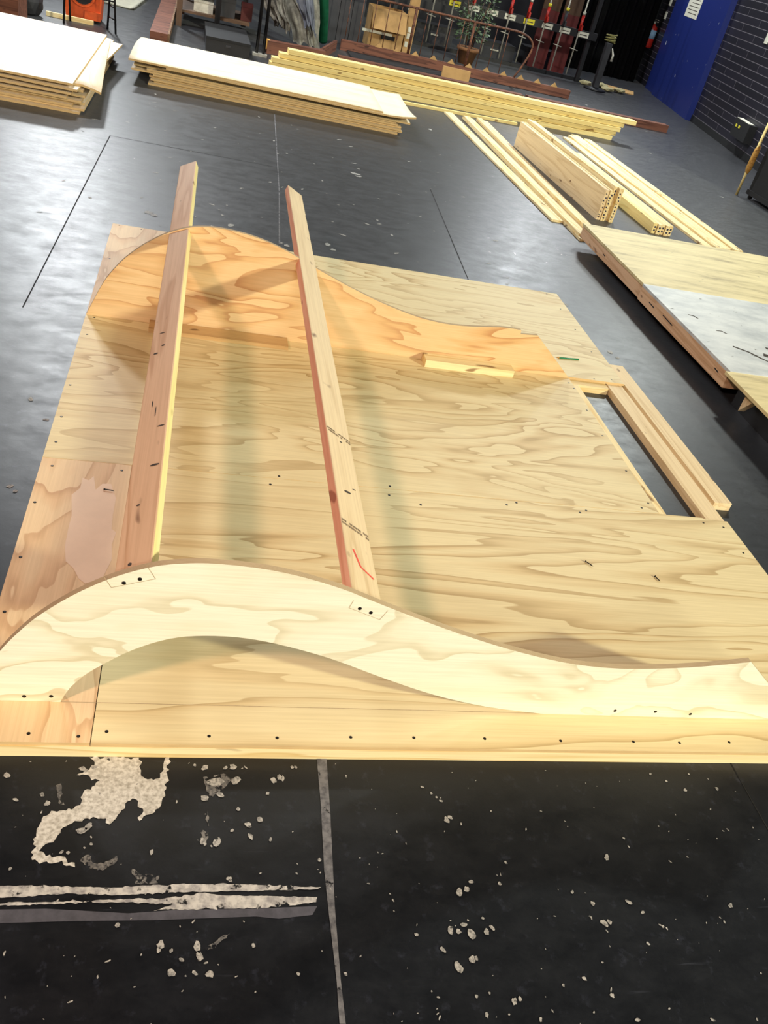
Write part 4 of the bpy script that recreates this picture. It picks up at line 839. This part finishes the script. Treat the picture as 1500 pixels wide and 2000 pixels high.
for k, (x, y, w, d, h, m_) in enumerate(((-0.22, 13.2, 0.25, 0.3, 0.14, 'steel'), (0.12, 13.25, 0.2, 0.25, 0.22, 'darkgrey'), (0.4, 13.3, 0.15, 0.2, 0.2, 'maroon'))):
    t = thing('storage_box', ['pale metal box on the table shelf, left one', 'dark box in the middle of the table shelf', 'maroon box at the right of the table shelf'][k], 'box', (x, y, 0.1905))
    bm = BM(); add_box(bm, (0, 0, 0), (w, d, h * 0.8)); obj('body', bm, M[m_], t, bevel=0.008)
    bm = BM(); add_box(bm, (-0.004, -0.004, h * 0.8 + 0.001), (w + 0.004, d + 0.004, h)); obj('lid', bm, M[m_], t, bevel=0.004)
t = thing('brown_flat', 'rust brown painted board with a worn pale edge lying beside the dark work table', 'board', (-0.66, 11.45, 0), math.radians(0.5))
bm = BM(); add_box(bm, (0, 0, 0), (0.20, 3.8, 0.11)); obj('board', bm, M['rust'], t, bevel=0.006)
bm = BM(); add_box(bm, (0.2005, 0, 0.03), (0.222, 3.8, 0.115)); obj('worn_edge', bm, M['wornwood'], t, bevel=0.003)

t = thing('padded_box', 'reddish brown box behind the far edge of the left plywood stack', 'box', (-2.62, 10.32, 0))
bm = BM(); add_box(bm, (0, 0, 0), (0.74, 0.5, 0.34)); obj('body', bm, M['rust'], t, bevel=0.02)
bm = BM(); add_box(bm, (-0.01, -0.01, 0.342), (0.75, 0.51, 0.42)); obj('lid', bm, M['maroon'], t, bevel=0.02)
t = thing('tool_bag', 'black tool bag on the floor between the brown box and the orange blower', 'bag', (-2.02, 11.55, 0))
bm = BM(); bmesh.ops.create_icosphere(bm, subdivisions=3, radius=0.2)
for vv in bm.verts: vv.co.z = max(-0.12, min(0.14, vv.co.z)) * 1.2 + 0.144; vv.co.x *= 0.95 + 0.12 * mnoise.noise(vv.co * 9); vv.co.y *= 0.7
obj('body', bm, M['darkgrey'], t)
bm = BM(); add_tube(bm, smooth_line([(-0.1, 0, 0.3), (-0.08, 0, 0.42), (0.08, 0, 0.42), (0.1, 0, 0.3)], 4), 0.012, 6); obj('handle', bm, M['rubber'], t)
t = thing('floor_blower', 'orange drum blower with a round black mouth at the top left of the photo', 'blower', (-1.44, 11.95, 0))
bm = BM(); prof = []
pts = [(-0.19, 0.03), (0.19, 0.03), (0.21, 0.3), (0.17, 0.52), (-0.17, 0.52), (-0.21, 0.3)]
add_prism(bm, pts, -0.14, 0.14)
for vv in bm.verts: a, b, c_ = vv.co; vv.co = (a, c_, b)
obj('housing', bm, M['orange'], t, bevel=0.03)
bm = BM(); add_tube(bm, [(0, -0.175, 0.30), (0, -0.1415, 0.30)], 0.145, 24); obj('mouth_ring', bm, M['orange'], t)
bm = BM(); add_tube(bm, [(0, -0.178, 0.30), (0, -0.1755, 0.30)], 0.118, 24); obj('mouth', bm, M['rubber'], t)
bm = BM(); add_box(bm, (0.02, -0.165, 0.035), (0.2, -0.1415, 0.12)); obj('foot_plate', bm, M['orange'], t)
for x in (-0.16, 0.16): bm = BM(); add_box(bm, (x - 0.03, -0.1, 0), (x + 0.03, 0.1, 0.029)); obj('foot', bm, M['rubber'], t)
t = thing('tube_stand', 'black tubular steel stand in front of the orange blower', 'stand', (-1.3, 11.5, 0))
def tw(name, pts, r=0.012): bm = BM(); add_tube(bm, pts, r, 8); return obj(name, bm, M['blacktube'], t, world=True)
tw('frame', [(-1.035, 11.43, 0.0), (-1.06, 11.44, 0.42), (-1.09, 11.5, 0.62), (-1.12, 11.58, 0.42), (-1.146, 11.62, 0.0)])
tw('frame', [(-1.60, 11.43, 0.0), (-1.59, 11.44, 0.42), (-1.58, 11.5, 0.62), (-1.57, 11.58, 0.42), (-1.56, 11.66, 0.0)])
tw('crossbar', [(-1.06, 11.445, 0.32), (-1.59, 11.445, 0.32)], 0.008); tw('crossbar', [(-1.045, 11.435, 0.14), (-1.135, 11.605, 0.14)], 0.007); tw('crossbar', [(-1.058, 11.44, 0.26), (-1.128, 11.6, 0.26)], 0.007)
board('batten', 'short pale wooden batten on the floor under the black tubular stand', 'lumber', (-1.83, 11.69), 0.52, 0.04, 0.045, math.radians(-1.5), M['pine'])
bm = BM(); rows = []
for j in range(13):
    v_ = j / 12; rows.append([bm.verts.new((-1.42 + 0.42 * i / 8 + 0.1 * v_, 13.55 + 1.3 * v_ - 0.1 * i / 8, 0.012 + 0.10 * math.sin(min(1, v_ * 1.6) * 1.57) * (0.5 + 0.5 * math.cos(i * 0.5)))) for i in range(9)])
for j in range(12):
    for i in range(8): bm.faces.new((rows[j][i], rows[j][i + 1], rows[j + 1][i + 1], rows[j + 1][i])).smooth = True
bmesh.ops.solidify(bm, geom=bm.faces[:], thickness=-0.01)
tag(obj('curled_sheet', bm, M['whitecard']), 'pale curled sheet lying on the floor right of the orange blower', 'sheet')
